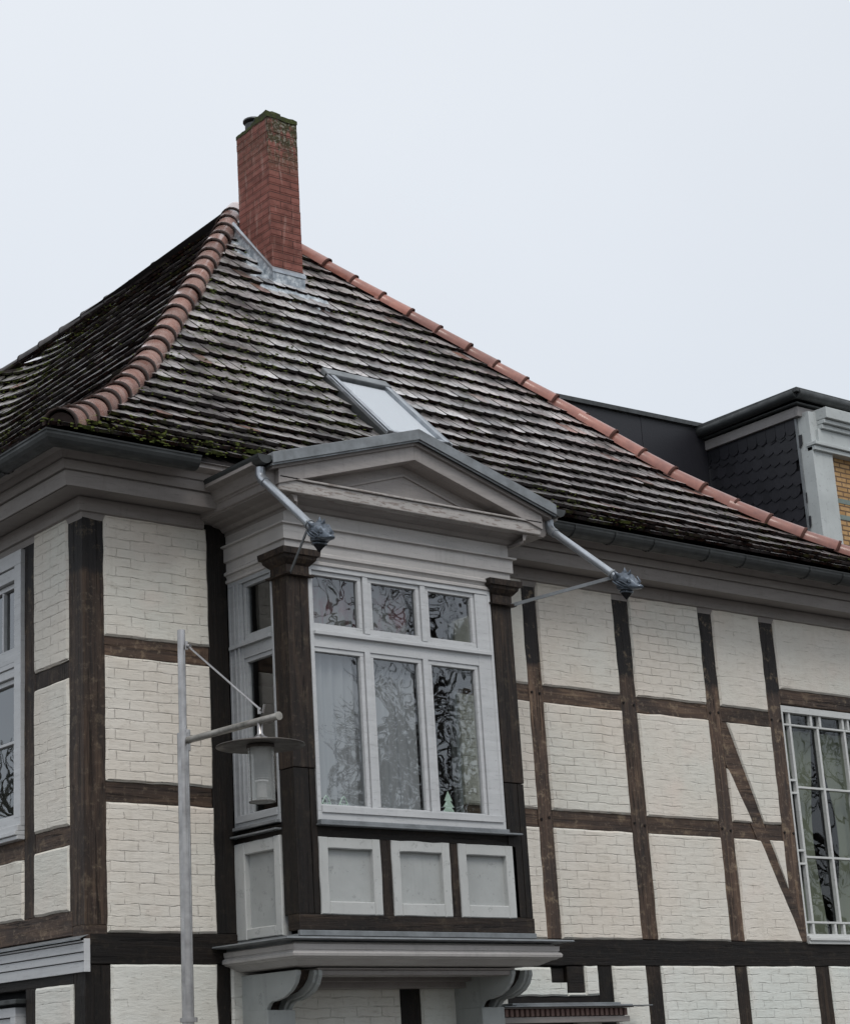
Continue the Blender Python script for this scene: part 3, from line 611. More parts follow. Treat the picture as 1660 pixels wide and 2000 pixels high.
# pediment
o = MB(); YF = -BD
o.box(.955, 3.24, YF-.20, YF-.02, 5.492, 5.572); bpart(o, 'pediment_beam', 'flaky', .006)
o = MB(); o.box(.955, 3.24, YF-.215, YF-.02, 5.574, 5.588); bpart(o, 'pediment_cap', 'flaky', .003)
AX, AZ, EX = 2.097, 6.0, 1.235; SL = (AZ-5.635)/EX
def gz(x): return AZ-SL*abs(x-AX)
def rake(x0, dz0, dz1, y0, y1, mb):
    for sgn in (-1, 1):
        xe = AX+sgn*x0
        mb.prism([(AX, AZ-dz0), (xe, gz(xe)-dz0), (xe, gz(xe)-dz1), (AX, AZ-dz1)], lambda u, z, d: (u, d, z), y0, y1)
    return mb
o = rake(1.15, .018, .13, YF-.215, YF-.04, MB()); bpart(o, 'raking_board', 'pedi', .004)
o = rake(1.22, .004, .03, YF-.24, YF-.04, MB()); bpart(o, 'raking_board', 'cornice', .003)
o = MB(); o.prism([(1.0, 5.58), (3.19, 5.58), (AX, AZ-.1)], lambda u, z, d: (u, d, z), YF-.07, YF-.03); bpart(o, 'tympanum', 'pedi')
o = MB(); hh = lambda x0: None
o.prism([(1.42, 5.594), (1.46, 5.594), (AX, 5.79), (2.74, 5.594), (2.78, 5.594), (AX, 5.806)], lambda u, z, d: (u, d, z), YF-.085, YF-.065); bpart(o, 'tympanum_moulding', 'pedi')
# zinc roof of the pediment
o = MB(); y0, y1 = YF-.27, .35
for sgn in (-1, 1):
    xe = AX+sgn*EX; k = 6
    o.add([(AX, y0, AZ+.03), (xe, y0, gz(xe)+.03), (xe, y1, gz(xe)+.03), (AX, y1, AZ+.03), (AX, y0, AZ-.012), (xe, y0, gz(xe)-.012), (xe, y1, gz(xe)-.012)], [(0, 1, 2, 3), (0, 4, 5, 1), (1, 5, 6, 2)])
    for q in range(1, k): xq = AX+sgn*EX*q/k; o.box(xq-.006, xq+.006, y0+.002, y1, gz(xq)+.02, gz(xq)+.05)
# upright verge
for sgn in (-1, 1):
    xe = AX+sgn*EX
    o.prism([(AX, AZ+.075), (xe, gz(xe)+.075), (xe, gz(xe)-.0), (AX, AZ-.0)], lambda u, z, d: (u, d, z), y0-.012, y0+.10)
o.build('pediment_roof', 'zinc', B, .003)
# bottom cornice and its lead top
path3b = [(BX0, .0), (BX0, -BD+.055), (BX1, -BD+.055), (BX1, 0)]
path3c = [(BX0, .0), (BX0, -BD+.025), (BX1, -BD+.025), (BX1, 0)]
o = MB(); o.box(BX0-.004, BX1+.004, -BD-.008, -BD+.02, 2.688, 2.722); o.box(BX0-.008, BX0+.02, -BD+.02, 0, 2.684, 2.70); bpart(o, 'lead_upstand', 'zinc', .003)
swp([(-.02, 2.69), (.05, 2.686), (.205, 2.668), (.209, 2.660), (.200, 2.655), (.10, 2.652), (.09, 2.63)], path3b, 'lead_flashing', 'zinc')
swp([(.09, 2.645), (.10, 2.632), (.122, 2.630), (.118, 2.600), (.112, 2.597), (.112, 2.592), (.126, 2.588), (.134, 2.575), (.130, 2.560), (.112, 2.553), (.104, 2.546), (.08, 2.541), (.02, 2.512), (-.02, 2.508), (-.3, 2.50)], path3c, 'bottom_cornice', 'band')
o = MB(); o.box(1.3, 2.93, -.62, 0, 2.487, 2.50); o.box(1.3, 2.93, -.60, -.40, 2.455, 2.4865); o.box(1.3, 2.93, -.14, 0, 2.40, 2.486); o.box(1.3, 2.93, -.2, -.1, 2.44, 2.4864); bpart(o, 'soffit', 'cornice', .004)
# consoles
ogee = [(.10, 2.487), (-.615, 2.487), (-.618, 2.455), (-.59, 2.40), (-.545, 2.36), (-.48, 2.33), (-.40, 2.313), (-.345, 2.31), (-.31, 2.297), (-.285, 2.27), (-.272, 2.25), (-.268, 2.05), (-.2, 1.9), (.10, 1.85)]
for x0, x1 in ((1.135, 1.335), (2.905, 3.09)):
    o = MB(); fnc = lambda u, z, d: (d, u, z)
    o.prism(ogee, fnc, x0, x0+.026); o.prism([(u+.012 if 0 < i < 13 else u, z+(.01 if 1 < i < 11 else 0)) for i, (u, z) in enumerate(ogee)], fnc, x0+.0265, x0+.045)
    o.prism(ogee, fnc, x1-.03, x1); o.prism([(u+.012 if 0 < i < 13 else u, z+(.01 if 1 < i < 11 else 0)) for i, (u, z) in enumerate(ogee)], fnc, x1-.055, x1-.0305)
    q = MB(); q.prism([(u+.06 if 0 < i < 13 else u, z+(.035 if 1 < i < 11 else 0)) for i, (u, z) in enumerate(ogee)], fnc, x0+.0455, x1-.0555); bpart(q, 'console_hollow', 'tbay')
    o.box(x0-.008, x1+.008, -.30, -.05, 2.03, 2.262); bpart(o, 'console', 'console', .004)

# ------------------------------------------------------------------ main cornice
prof = [(.0, 5.40), (.012, 5.44), (.034, 5.445), (.05, 5.528), (.038, 5.532), (.038, 5.54), (.062, 5.54), (.225, 5.528), (.225, 5.535), (.237, 5.535), (.243, 5.522), (.252, 5.522), (.274, 5.606), (.262, 5.61), (.262, 5.618), (.286, 5.62), (.304, 5.672), (.296, 5.676), (.296, 5.683), (.312, 5.685), (.334, 5.722), (.40, 5.74), (.40, 5.78), (0, 5.82)]
for k, pth in enumerate(([(0, 9.5), (0, 0), (BX0-.2, 0)], [(BX1+.2, 0), (8.2, 0), (8.2, 10)])):
    swp(prof, pth, 'cornice', 'cornice', H)
sprof = [(.007, 5.42), (.008, 5.44), (.03, 5.445), (.04, 5.475), (.052, 5.48), (.052, 5.487), (.20, 5.49), (.215, 5.492), (.215, 5.499), (.232, 5.504), (.24, 5.548), (.25, 5.552), (.252, 5.56), (.268, 5.566), (.29, 5.61), (.30, 5.625), (.36, 5.635), (.36, 5.66), (0, 5.74)]
for k, pth in enumerate(([(BX0, .3), (BX0, -BD-.17)], [(BX1, -BD-.17), (BX1, .3)])):
    swp(sprof, pth, 'cornice', 'cornice', H)
o = MB(); 
for x_, sg in ((BX0, -1), (BX1, 1)):
    o = MB(); n_ = len(sprof); o.add([(x_+sg*a, -BD-.17, z) for a, z in sprof], [tuple(range(n_))]); o.build('cornice_return', 'cornice', H)

# ------------------------------------------------------------------ gutters
def gutter(path, name='gutter', r=.078, oc=.485, zc=5.752):
    pr = [(oc+r+.008, zc+.004), (oc+r+.006, zc-.006)]+[(oc+r*math.cos(a), zc+r*math.sin(a)) for a in [-math.pi*i/10 for i in range(11)]]
    o = MB(); sweep(o, pr, path)
    for i in range(len(path)-1):      # joint straps
        a, b = Vector(path[i]), Vector(path[i+1]); L_ = (b-a).length; d = (b-a).normalized(); nn = Vector((d.y, -d.x)); q = .55
        while q < L_-.1:
            for kk in range(8):
                t0, t1 = -math.pi*kk/8, -math.pi*(kk+1)/8
                for t in ((t0, t1),):
                    pts = []
                    for (tt, rr) in ((t0, r+.002), (t1, r+.002), (t1, r+.006), (t0, r+.006)):
                        for e in (-.005, .005):
                            c = a+d*(q+e)+nn*(oc+rr*math.cos(tt)); pts.append((c.x, c.y, zc+rr*math.sin(tt)))
                    o.add(pts, [(0, 2, 3, 1), (4, 6, 7, 5), (2, 4, 5, 3), (0, 1, 7, 6)])
            q += random.choice((.42, .62, .62, .78))
    b_ = o.build(name, 'gutter', H, 0, False)
    s = b_.modifiers.new('thick', 'SOLIDIFY'); s.thickness = .004
    return b_
gutter([(0, 9.5), (0, 0), (BX0-.55, 0)])
gutter([(BX1+.28, 0), (8.2, 0), (8.2, 10)])
def sidegutter(xs, y0, y1):
    o = MB(); n = 12; r = .058
    for k in range(n):
        a, b = -math.pi*k/n, -math.pi*(k+1)/n
        o.add([(xs+r*math.cos(a), y0, 5.69+r*math.sin(a)), (xs+r*math.cos(b), y0, 5.69+r*math.sin(b)), (xs+r*math.cos(b), y1, 5.69+r*math.sin(b)), (xs+r*math.cos(a), y1, 5.69+r*math.sin(a))], [(0, 1, 2, 3)], smooth=True)
    o.add([(xs+r*math.cos(-math.pi*k/n), y1, 5.69+r*math.sin(-math.pi*k/n)) for k in range(n+1)], [tuple(range(n+1))])
    o.build('gutter', 'gutter', H, 0, False)
sidegutter(.815, -.30, -BD-.26); sidegutter(3.38, -.30, -BD-.26)

# ------------------------------------------------------------------ roof surface
Sd = [-.6, -.45, 0, .4, .8, 1.32, 1.75, 2.06, 2.6, 3.78, 6]
Sz = [5.69, 5.785, 6.05, 6.34, 6.66, 7.13, 7.60, 7.94, 8.55, 9.90, 12.4]
def S0(t):
    if t <= Sd[0]: return Sz[0]+(t-Sd[0])*.63
    for i in range(len(Sd)-1):
        if t <= Sd[i+1]: return Sz[i]+(Sz[i+1]-Sz[i])*(t-Sd[i])/(Sd[i+1]-Sd[i])
    return Sz[-1]
_tab = []
for i in range(0, 801):
    t = -1+i*.01; _tab.append(sum(S0(t+k*.04) for k in range(-4, 5))/9)
def S(t):
    q = min(max((t+1)/.01, 0), 799.999); i = int(q); return _tab[i]+(_tab[i+1]-_tab[i])*(q-i)
ZR, WC, ZW, KK = 10.40, 3.70, 8.95, 1.5
def ZL(x, y):
    a = S(x); b = min(S(y-WC), ZW-(y-WC-2.95)*1.1) if y > WC-1 else S(-1)
    kk = min(1.0, max(.12, .12+(max(a, b)-6.0)*.8)); h = max(kk-abs(a-b), 0)/kk
    return max(a, b)+h*h*kk/4
HY = [(-.6, 8.62), (-.45, 8.56), (.13, 8.0), (.3, 7.82), (.5, 7.60), (.75, 7.40), (1.0, 7.2), (1.3, 6.97), (1.64, 6.72), (2.0, 6.40), (2.36, 6.0), (2.9, 5.4), (3.4, 4.82), (4.2, 4.05)]
def HX(y):
    for (a, xa), (b, xb) in zip(HY, HY[1:]):
        if y <= b: return xa+(xb-xa)*(y-a)/(b-a)
    return HY[-1][1]
ROOF = empty('roof', (0, 0, 0), H)
# sealed under-surface
u = MB(); ys = [-.42+i*.1 for i in range(47)]; NX = 40
vs = []
for y in ys:
    x0, x1 = min(y, 4.12), max(HX(y), min(y, 4.12))
    for i in range(NX+1): x = x0+(x1-x0)*i/NX; vs.append((x, y, S(y)-.035))
u.add(vs, [(j*(NX+1)+i, j*(NX+1)+i+1, (j+1)*(NX+1)+i+1, (j+1)*(NX+1)+i) for j in range(len(ys)-1) for i in range(NX)])
vs = []; xs = [-3.6+i*.12 for i in range(66)]; yl = [-.42+i*.12 for i in range(100)]
G = {}
for j, y in enumerate(yl):
    for i, x in enumerate(xs):
        G[(i, j)] = len(vs); vs.append((x, y, min(ZL(x, y), ZR)-.035))
fs = []
for j in range(len(yl)-1):
    for i in range(len(xs)-1):
        x, y = xs[i], yl[j]
        if y >= x-.02 and x < 4.2 and x > -.44: fs.append((G[(i, j)], G[(i+1, j)], G[(i+1, j+1)], G[(i, j+1)]))
u.add(vs, fs)
# right-hand and rear slopes (not seen from the street corner)
vs = []
yy = [-.45+i*.15 for i in range(32)]
for y in yy: vs += [(HX(y), y, S(y)-.02), (8.65-(S(y)-5.785)*.0 if False else max(HX(y), 4.2), 11.4, S(y)-.02)]
u.add(vs, [(2*i, 2*i+1, 2*i+3, 2*i+2) for i in range(len(yy)-1)])
u.add([(-3.6, 11.4, 5.75), (8.65, 11.4, 5.75), (4.2, 11.4, ZR)], [(0, 1, 2)])
ob = u.build('underlay', 'under', ROOF, 0, False)

tiles = MB(); moss_pts = []
def mossf(x, y, z, face):
    f = noise.noise(Vector((x*.55, y*.55, z*.55+3)))*.5+.5
    if face == 'F': k = 1.7*math.exp(-((x-y)/1.0))*(1 if z < 8.8 else .5)+1.25*math.exp(-(z-5.8)/.9)*(1 if x < 3.2 else .35)+.30
    else: k = .45+.5*math.exp(-((y-x-3.6)/1.2)**2)
    return max(0, min(1, (f-.18)*1.7*k))
W_T = .128
def one_tile(p, tn, ups, nrm, wid, length, mo, red, lift, th=.024, side_shift=0., face='F'):
    """p = middle of the lower edge on the surface; ups = up-slope unit; tn = along the course"""
    hw = wid*.5-.004; rr = (random.random()*.12 if lift < .02 else .22+random.random()*.6)+(.2 if random.random() < red and lift > .02 else 0)  # under-layer tiles take the darkest tones: shade of the upper layer painted in
    jit = random.gauss(0, .006)+nz_(p.x*1.7, p.y*1.7, p.z*6, .012); rot = random.gauss(0, .022); lf = lift+random.random()*.008+nz_(p.x*2.3, p.y*2.3, 5., .004)
    if random.random() < .025: jit -= random.uniform(.01, .035); rot += random.gauss(0, .06)
    tl = (tn+ups*rot).normalized(); uv_ = (ups-tn*rot).normalized()
    ol = [(-hw, length), (-hw, .035), (-hw*.72, .012), (0, 0), (hw*.72, .012), (hw, .035), (hw, length)]
    vt = []; vb = []
    for a, s in ol:
        l_ = lf*(1-s/length)
        c = p+tl*(a+side_shift)+uv_*(s+jit)
        top = c+nrm*(l_+th); c = c+nrm*l_
        for w_ in (top, c):
            if face == 'F':
                w_.x = max(w_.x, w_.y+.03); w_.x = min(w_.x, HX(w_.y)-.02)
            else: w_.y = max(w_.y, w_.x+.03)
        vt.append(top); vb.append(c)
    n = len(ol)
    tiles.add(vt+vb, [(0, 1, 2, 3, 4, 5, 6)]+[(i, n+i, n+i+1, i+1) for i in range(n-1)]+[tuple(range(2*n-1, n-1, -1))], rr, [0]+[1]*(n-1)+[1], mo)
    if random.random() < mo*.85:
        for q in range(2+int(mo*8)): moss_pts.append((p+tl*random.uniform(-hw, hw)+uv_*(random.uniform(-.008, .012)+(random.random()**3)*.1)+nrm*(lf+random.uniform(-.01, th)), random.uniform(.003, .009)*(.7+mo*.5)))
def skip(x, y, z):
    if 3.27 < x < 3.97 and .86 < y < 1.74: return True
    if 3.72 < x < 4.13 and 2.93 < y < 3.52: return True
    if .82 < x < 3.37 and y < .6 and z < gz(x)+.05: return True
    if y < -.42 and .8 < x < 3.4: return True
    return False
COURSE = .235
def march(face):
    # levels by arc length along S
    s = 0; t = -.43; k = 0
    while True:
        if t > 4.0: break
        z = S(t); zc = z
        if face == 'F':
            dz = (S(t+.02)-S(t-.02))/.04; ups = Vector((0, 1, dz)).normalized(); tn = Vector((1, 0, 0)); nr = tn.cross(ups).normalized()
            x = t+.02-random.random()*W_T; xe = HX(t); half = (k % 2)*W_T*.5
            while x < xe+.05:
                for layer in ((0, 1) if k else (1,)):
                    xx = x+half+(W_T*.5 if layer == 0 else 0)
                    if xx < t-.05 or xx > xe+.05 or skip(xx, t, z): continue
                    q = Vector((xx, t, z)); q -= ups*(.080 if layer == 0 else 0)
                    mo = mossf(xx, t, z, 'F'); red = .08+(.4 if xx > 6. else 0)+(.1 if z > 8.5 else 0)
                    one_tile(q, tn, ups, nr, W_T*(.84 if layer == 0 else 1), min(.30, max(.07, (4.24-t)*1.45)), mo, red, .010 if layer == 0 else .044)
                x += W_T
        else:
            p = Vector((t, t, z)); half = (k % 2)*W_T*.5
            # start half tile
            first = True; cnt = 0
            while cnt < 220:
                cnt += 1
                e = .02; gx = (ZL(p.x+e, p.y)-ZL(p.x-e, p.y))/(2*e); gy = (ZL(p.x, p.y+e)-ZL(p.x, p.y-e))/(2*e)
                gl = math.hypot(gx, gy)
                if gl < .05: break
                tan = Vector((-gy/gl, gx/gl, 0)); ups = Vector((gx/gl, gy/gl, gl)).normalized(); nr = ups.cross(tan).normalized()
                if nr.z < 0: nr = -nr
                for layer in (() if gl < .42 else ((0, 1) if k else (1,))):
                    q = p+tan*(half+(W_T*.5 if layer == 0 else 0)); 
                    if q.y < q.x-.05: continue
                    q = Vector((q.x, q.y, zc))-ups*(.080 if layer == 0 else 0)
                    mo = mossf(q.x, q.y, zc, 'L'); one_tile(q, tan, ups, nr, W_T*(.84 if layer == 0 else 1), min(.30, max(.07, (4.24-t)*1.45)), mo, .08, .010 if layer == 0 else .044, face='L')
                p = p+tan*W_T
                for _ in range(3):
                    gx = (ZL(p.x+e, p.y)-ZL(p.x-e, p.y))/(2*e); gy = (ZL(p.x, p.y+e)-ZL(p.x, p.y-e))/(2*e); g2 = gx*gx+gy*gy
                    if g2 < .0025: break
                    dz = (zc-ZL(p.x, p.y)); p.x += gx*dz/g2; p.y += gy*dz/g2
                if p.x < -.44 or p.y > 10.2 or p.x > 4.3: break
                p.z = zc
        # advance by arc length
        a = 0
        while a < COURSE:
            t2 = t+.01; a += math.hypot(.01, S(t2)-S(t)); t = t2
        k += 1
march('F'); march('L')
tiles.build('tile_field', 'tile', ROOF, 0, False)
mm = MB()
ico = bmesh.new(); bmesh.ops.create_icosphere(ico, subdivisions=1, radius=1); IV = [v.co.copy() for v in ico.verts]; IF = [tuple(v.index for v in f.verts) for f in ico.faces]; ico.free()
random.shuffle(moss_pts)
for p, r_ in moss_pts[:22000]:
    sq = random.uniform(.45, .8); ex = random.uniform(.9, 2.6); a = random.random()*6.28; ca, sa = math.cos(a), math.sin(a)
    mm.add([(p.x+r_*ex*(v.x*ca-v.y*sa)*random.uniform(.8, 1.2), p.y+r_*(v.x*sa+v.y*ca), p.z+r_*sq*v.z) for v in IV], IF, smooth=True)
mo_ = mm.build('moss', 'moss', ROOF, 0, False); mo_['kind'] = 'stuff'

# hip and ridge tiles
def hips(path, spacing, r0, r1, mat, name, label, lift=.02, maxn=100):
    # resample
    P_ = [Vector(p) for p in path]; acc = [0]
    for a, b in zip(P_, P_[1:]): acc.append(acc[-1]+(b-a).length)
    def at(s):
        s = min(max(s, 0), acc[-1])
        for i in range(len(acc)-1):
            if s <= acc[i+1]: return P_[i].lerp(P_[i+1], (s-acc[i])/(acc[i+1]-acc[i]))
        return P_[-1]
    n = int(acc[-1]/spacing); mb = MB()
    for k in range(n+1):
        s0 = k*spacing+random.gauss(0, .006); a, b = at(s0-.01), at(s0+spacing+.05)
        if s0+.15 > acc[-1]: break
        t = (b-a).normalized(); sd = t.cross(Vector((0, 0, 1))).normalized(); upv = sd.cross(t).normalized(); rr = random.random()
        sd = (sd+upv*random.gauss(0, .03)).normalized(); a = a+sd*random.gauss(0, .006)
        cw = .055 if mat == 'hipL' else .022; ln = spacing+.06; rings = [(-.0, r0*1.06, 1), (cw, r0*1.05, 0), (cw+.004, r0, 0), (ln, r1, 0)]; m_ = 14; th = .014
        vs = []
        for (q, rad, _) in rings:
            c = a+t*q+upv*(lift+(.014*(1-q/ln)))
            for i in range(m_+1):
                an = math.pi*1.2*i/m_-math.pi*.1; vs.append(c+(sd*math.cos(an)*rad+upv*(math.sin(an)*rad*.92-.02)))
        for i in range(m_+1):
            an = math.pi*1.2*i/m_-math.pi*.1; vs.append(a+upv*(lift+.014)+(sd*math.cos(an)*(r0*1.07-th)+upv*(math.sin(an)*(r0*1.07-th)*.92-.02)))
        for i in range(m_+1):
            an = math.pi*1.2*i/m_-math.pi*.1; vs.append(a+t*.12+upv*(lift+.010)+(sd*math.cos(an)*(r0*1.0-th)+upv*(math.sin(an)*(r0*1.0-th)*.92-.02)))
        w1 = m_+1; fs = []; side = []
        for j in range(3):
            for i in range(m_): fs.append((j*w1+i, j*w1+i+1, (j+1)*w1+i+1, (j+1)*w1+i)); side.append(1. if j < 2 else 0)
        for i in range(m_): fs.append((i, 4*w1+i, 4*w1+i+1, i+1)); side.append(1.)
        for i in range(m_): fs.append((4*w1+i, 5*w1+i, 5*w1+i+1, 4*w1+i+1)); side.append(1.)
        mb.add(vs, fs, rr, side, smooth=True)
        if k == 0: mb.add([a+upv*lift+(sd*math.cos(math.pi*i/10)*.09+upv*(math.sin(math.pi*i/10)*.085-.02))+t*.03 for i in range(11)], [tuple(range(11))], .1, [1.])
        # nose clip
        c = a+upv*(lift+r0*.93)
        if mat == 'hipL': mb.obox(c+t*.004, sd, upv, t, .008, .006, .009); mb.sd[-6:] = [1.]*6
    o = mb.build(name, mat, ROOF, 0, False); o['label'] = label
    return o
hips([(d, d, S(d)+.025) for d in [-.36+i*.1 for i in range(46)]], .315, .108, .102, 'hipL', 'hip_tiles', 'glossy reddish barrel hip tiles with dark rims')
hips([(HX(y), y, S(y)+.02) for y in [-.45+i*.1 for i in range(42)]], .335, .098, .09, 'hipR', 'hip_tiles', 'newer salmon pink hip tiles', .05)
hips([(4.2, 10.4-i*.1, ZR-.02) for i in range(55)], .52, .085, .078, 'ridge', 'ridge_tiles', 'dark weathered ridge tiles', -.03)

# ------------------------------------------------------------------ chimney
cx0, cx1, cy0, cy1 = 3.755, 4.105, 2.968, 3.50
CH = MB(); nr_ = 40; z0_, z1_ = 8.6, 10.79
rows = []
for i in range(int((z1_-z0_)/.078)):
    za, zb = z0_+i*.078, z0_+(i+1)*.078; j = random.uniform(-.002, .002); k = random.uniform(-.002, .002)
    CH.box(cx0-j, cx1+j, cy0-k, cy1+k, za+.0015, zb-.0015); 
CH.box(cx0+.005, cx1-.005, cy0+.005, cy1-.005, z0_, z1_+.01)
CHO = CH.build('chimney', 'chim', ROOF, .003)
c_ = MB()
def ragged(x0, x1, y0, y1, z0, z1):
    n = 7; vs = []
    for j in range(n+1):
        for i in range(n+1):
            x = x0+(x1-x0)*i/n; y = y0+(y1-y0)*j/n; vs.append((x+nz_(x*31, y*31, z1, .006), y+nz_(y*31, x*31, z1, .006), z1+nz_(x*23, y*23, 3., .012)))
    top = [(i, j) for i in range(n) for j in range(n)]
    rim = [i for i in range(n+1)]+[(n+1)*j+n for j in range(1, n+1)]+[(n+1)*n+i for i in range(n-1, -1, -1)]+[(n+1)*j for j in range(n-1, 0, -1)]
    bs = [(vs[k][0], vs[k][1], z0+nz_(vs[k][0]*29, vs[k][1]*29, 8., .02)) for k in rim]; o_ = len(vs)
    c_.add(vs+bs, [(j*(n+1)+i, j*(n+1)+i+1, (j+1)*(n+1)+i+1, (j+1)*(n+1)+i) for i, j in top]+[(rim[k], rim[(k+1) % len(rim)], o_+(k+1) % len(rim), o_+k) for k in range(len(rim))])
ragged(cx0-.006, cx1+.008, cy0-.008, cy0+.27, 10.778, 10.822); ragged(cx0-.006, cx1+.006, cy0+.27, cy1+.006, 10.77, 10.80); ragged(cx0-.004, cx0+.17, cy0+.01, cy0+.2, 10.82, 10.852)
c_.build('chimney_cap', 'mossy', ROOF)
c_ = MB(); xx, yy_ = cx0+.12, cy1-.13
c_.tube([(xx, yy_, 10.8), (xx, yy_, 10.90)], .085, 16); c_.tube([(xx, yy_, 10.93), (xx, yy_, 10.945), (xx, yy_, 10.975)], [.105, .105, .04], 16)
for q in range(3): c_.box(xx+.08*math.cos(q*2.1)-.008, xx+.08*math.cos(q*2.1)+.008, yy_+.08*math.sin(q*2.1)-.008, yy_+.08*math.sin(q*2.1)+.008, 10.89, 10.94)
c_.build('chimney_cowl', 'gutter', ROOF)
# lead flashing: upstand and skirt following the slope
c_ = MB(); h_ = .2
c_.add([(cx0-.012, y, S(y)+a) for y in (cy0-.012, cy1+.1) for a in (.0, h_)]+[(cx1+.012, cy0-.012, S(cy0)+a) for a in (0, h_)], [(0, 1, 3, 2), (0, 1, 5, 4)])
c_.build('lead_upstand', 'lead', ROOF, 0, False)
c_ = MB(); c_.add([(cx0-.02, cy0-.02, S(cy0)+h_), (cx0-.02, cy1+.1, S(cy1+.1)+h_), (cx0-.0, cy1+.1, S(cy1+.1)+h_+.03), (cx0, cy0, S(cy0)+h_+.03), (cx1+.02, cy0-.02, S(cy0)+h_), (cx1+.02, cy0, S(cy0)+h_+.03), (cx0-.02, cy0-.02, S(cy0)+h_-.03), (cx0-.02, cy1+.1, S(cy1+.1)+h_-.03), (cx1+.02, cy0-.02, S(cy0)+h_-.03)], [(0, 1, 2, 3), (0, 3, 5, 4), (0, 1, 7, 6), (0, 4, 8, 6)]); c_.build('flashing_strip', 'zincb', ROOF, 0, False)
c_ = MB(); vs = []; nI, nJ = 52, 10
def skirt(i, j):
    s = i/nI; w_ = j/nJ
    if s < .6: y = cy1+.06-(cy1+.06-cy0+.26)*(s/.6)*1.0; q = (cx0-.01, max(y, cy0)); dx, dy = -1., 0.
    if s < .55: q = (cx0-.008, cy1+.08-(cy1+.08-cy0)*s/.55); d = Vector((-1, 0))
    elif s < .65: q = (cx0-.008, cy0); a = (s-.55)/.1*math.pi/2; d = Vector((-math.cos(a), -math.sin(a)))
    else: q = (cx0+(cx1+.2-cx0)*(s-.65)/.35, cy0); d = Vector((0, -1))
    wd = (.17+.03*math.sin(i*1.7))*(1.3 if .5 < s else .85)
    x, y = q[0]+d.x*wd*w_, q[1]+d.y*wd*w_*1.05
    return (x, y, S(y)+.068+.022*noise.noise(Vector((x*16, y*16, 2.)))-.03*w_*(0 if j < nJ else 1))
for j in range(nJ+1):
    for i in range(nI+1): vs.append(skirt(i, j))
c_.add(vs, [(j*(nI+1)+i, j*(nI+1)+i+1, (j+1)*(nI+1)+i+1, (j+1)*(nI+1)+i) for j in range(nJ) for i in range(nI)], smooth=True)
c_.build('lead_skirt', 'lead', ROOF, 0, False)

# ------------------------------------------------------------------ skylight
y0, y1 = .90, 1.66; xa, xb = 3.30, 3.93
dz = (S(y1)-S(y0))/(y1-y0); ups = Vector((0, 1, dz)).normalized(); tn = Vector((1, 0, 0)); nr = tn.cross(ups).normalized()
L_ = math.hypot(y1-y0, S(y1)-S(y0)); base = Vector(((xa+xb)/2, y0, S(y0)))
SK = empty('roof_window', (0, 0, 0), H)
def sbox(mb, u0, u1, s0, s1, n0, n1): mb.obox(base+tn*((u0+u1)/2)+ups*((s0+s1)/2)+nr*((n0+n1)/2), tn, ups, nr, (u1-u0)/2, (s1-s0)/2, (n1-n0)/2)
hw = (xb-xa)/2
o = MB(); sbox(o, -hw-.035, -hw+.03, -.02, L_, -.02, .075); sbox(o, hw-.03, hw+.035, -.02, L_, -.02, .075); sbox(o, -hw-.035, hw+.035, -.06, -.0, -.02, .07); o.build('frame', 'gutter', SK, .004)
o = MB(); sbox(o, -hw+.0, -hw+.045, .0, L_, .06, .105); sbox(o, hw-.045, hw, .0, L_, .06, .105); sbox(o, -hw, hw, .0, .03, .06, .10)
sbox(o, -hw-.03, -hw-.018, -.02, L_, .07, .10); sbox(o, hw+.018, hw+.03, -.02, L_, .07, .10); o.build('sash', 'zincb', SK, .003)
o = MB(); sbox(o, -hw-.03, hw+.03, L_-.035, L_+.085, .06, .112); o.build('hood', 'zinc', SK, .01)
o = MB(); sbox(o, -hw+.04, hw-.04, .02, L_, .080, .086); o.build('pane', 'glass_sky', SK)
o = MB(); sbox(o, -hw, hw, 0, L_, -.03, -.01); o.build('lining', 'dark', SK)

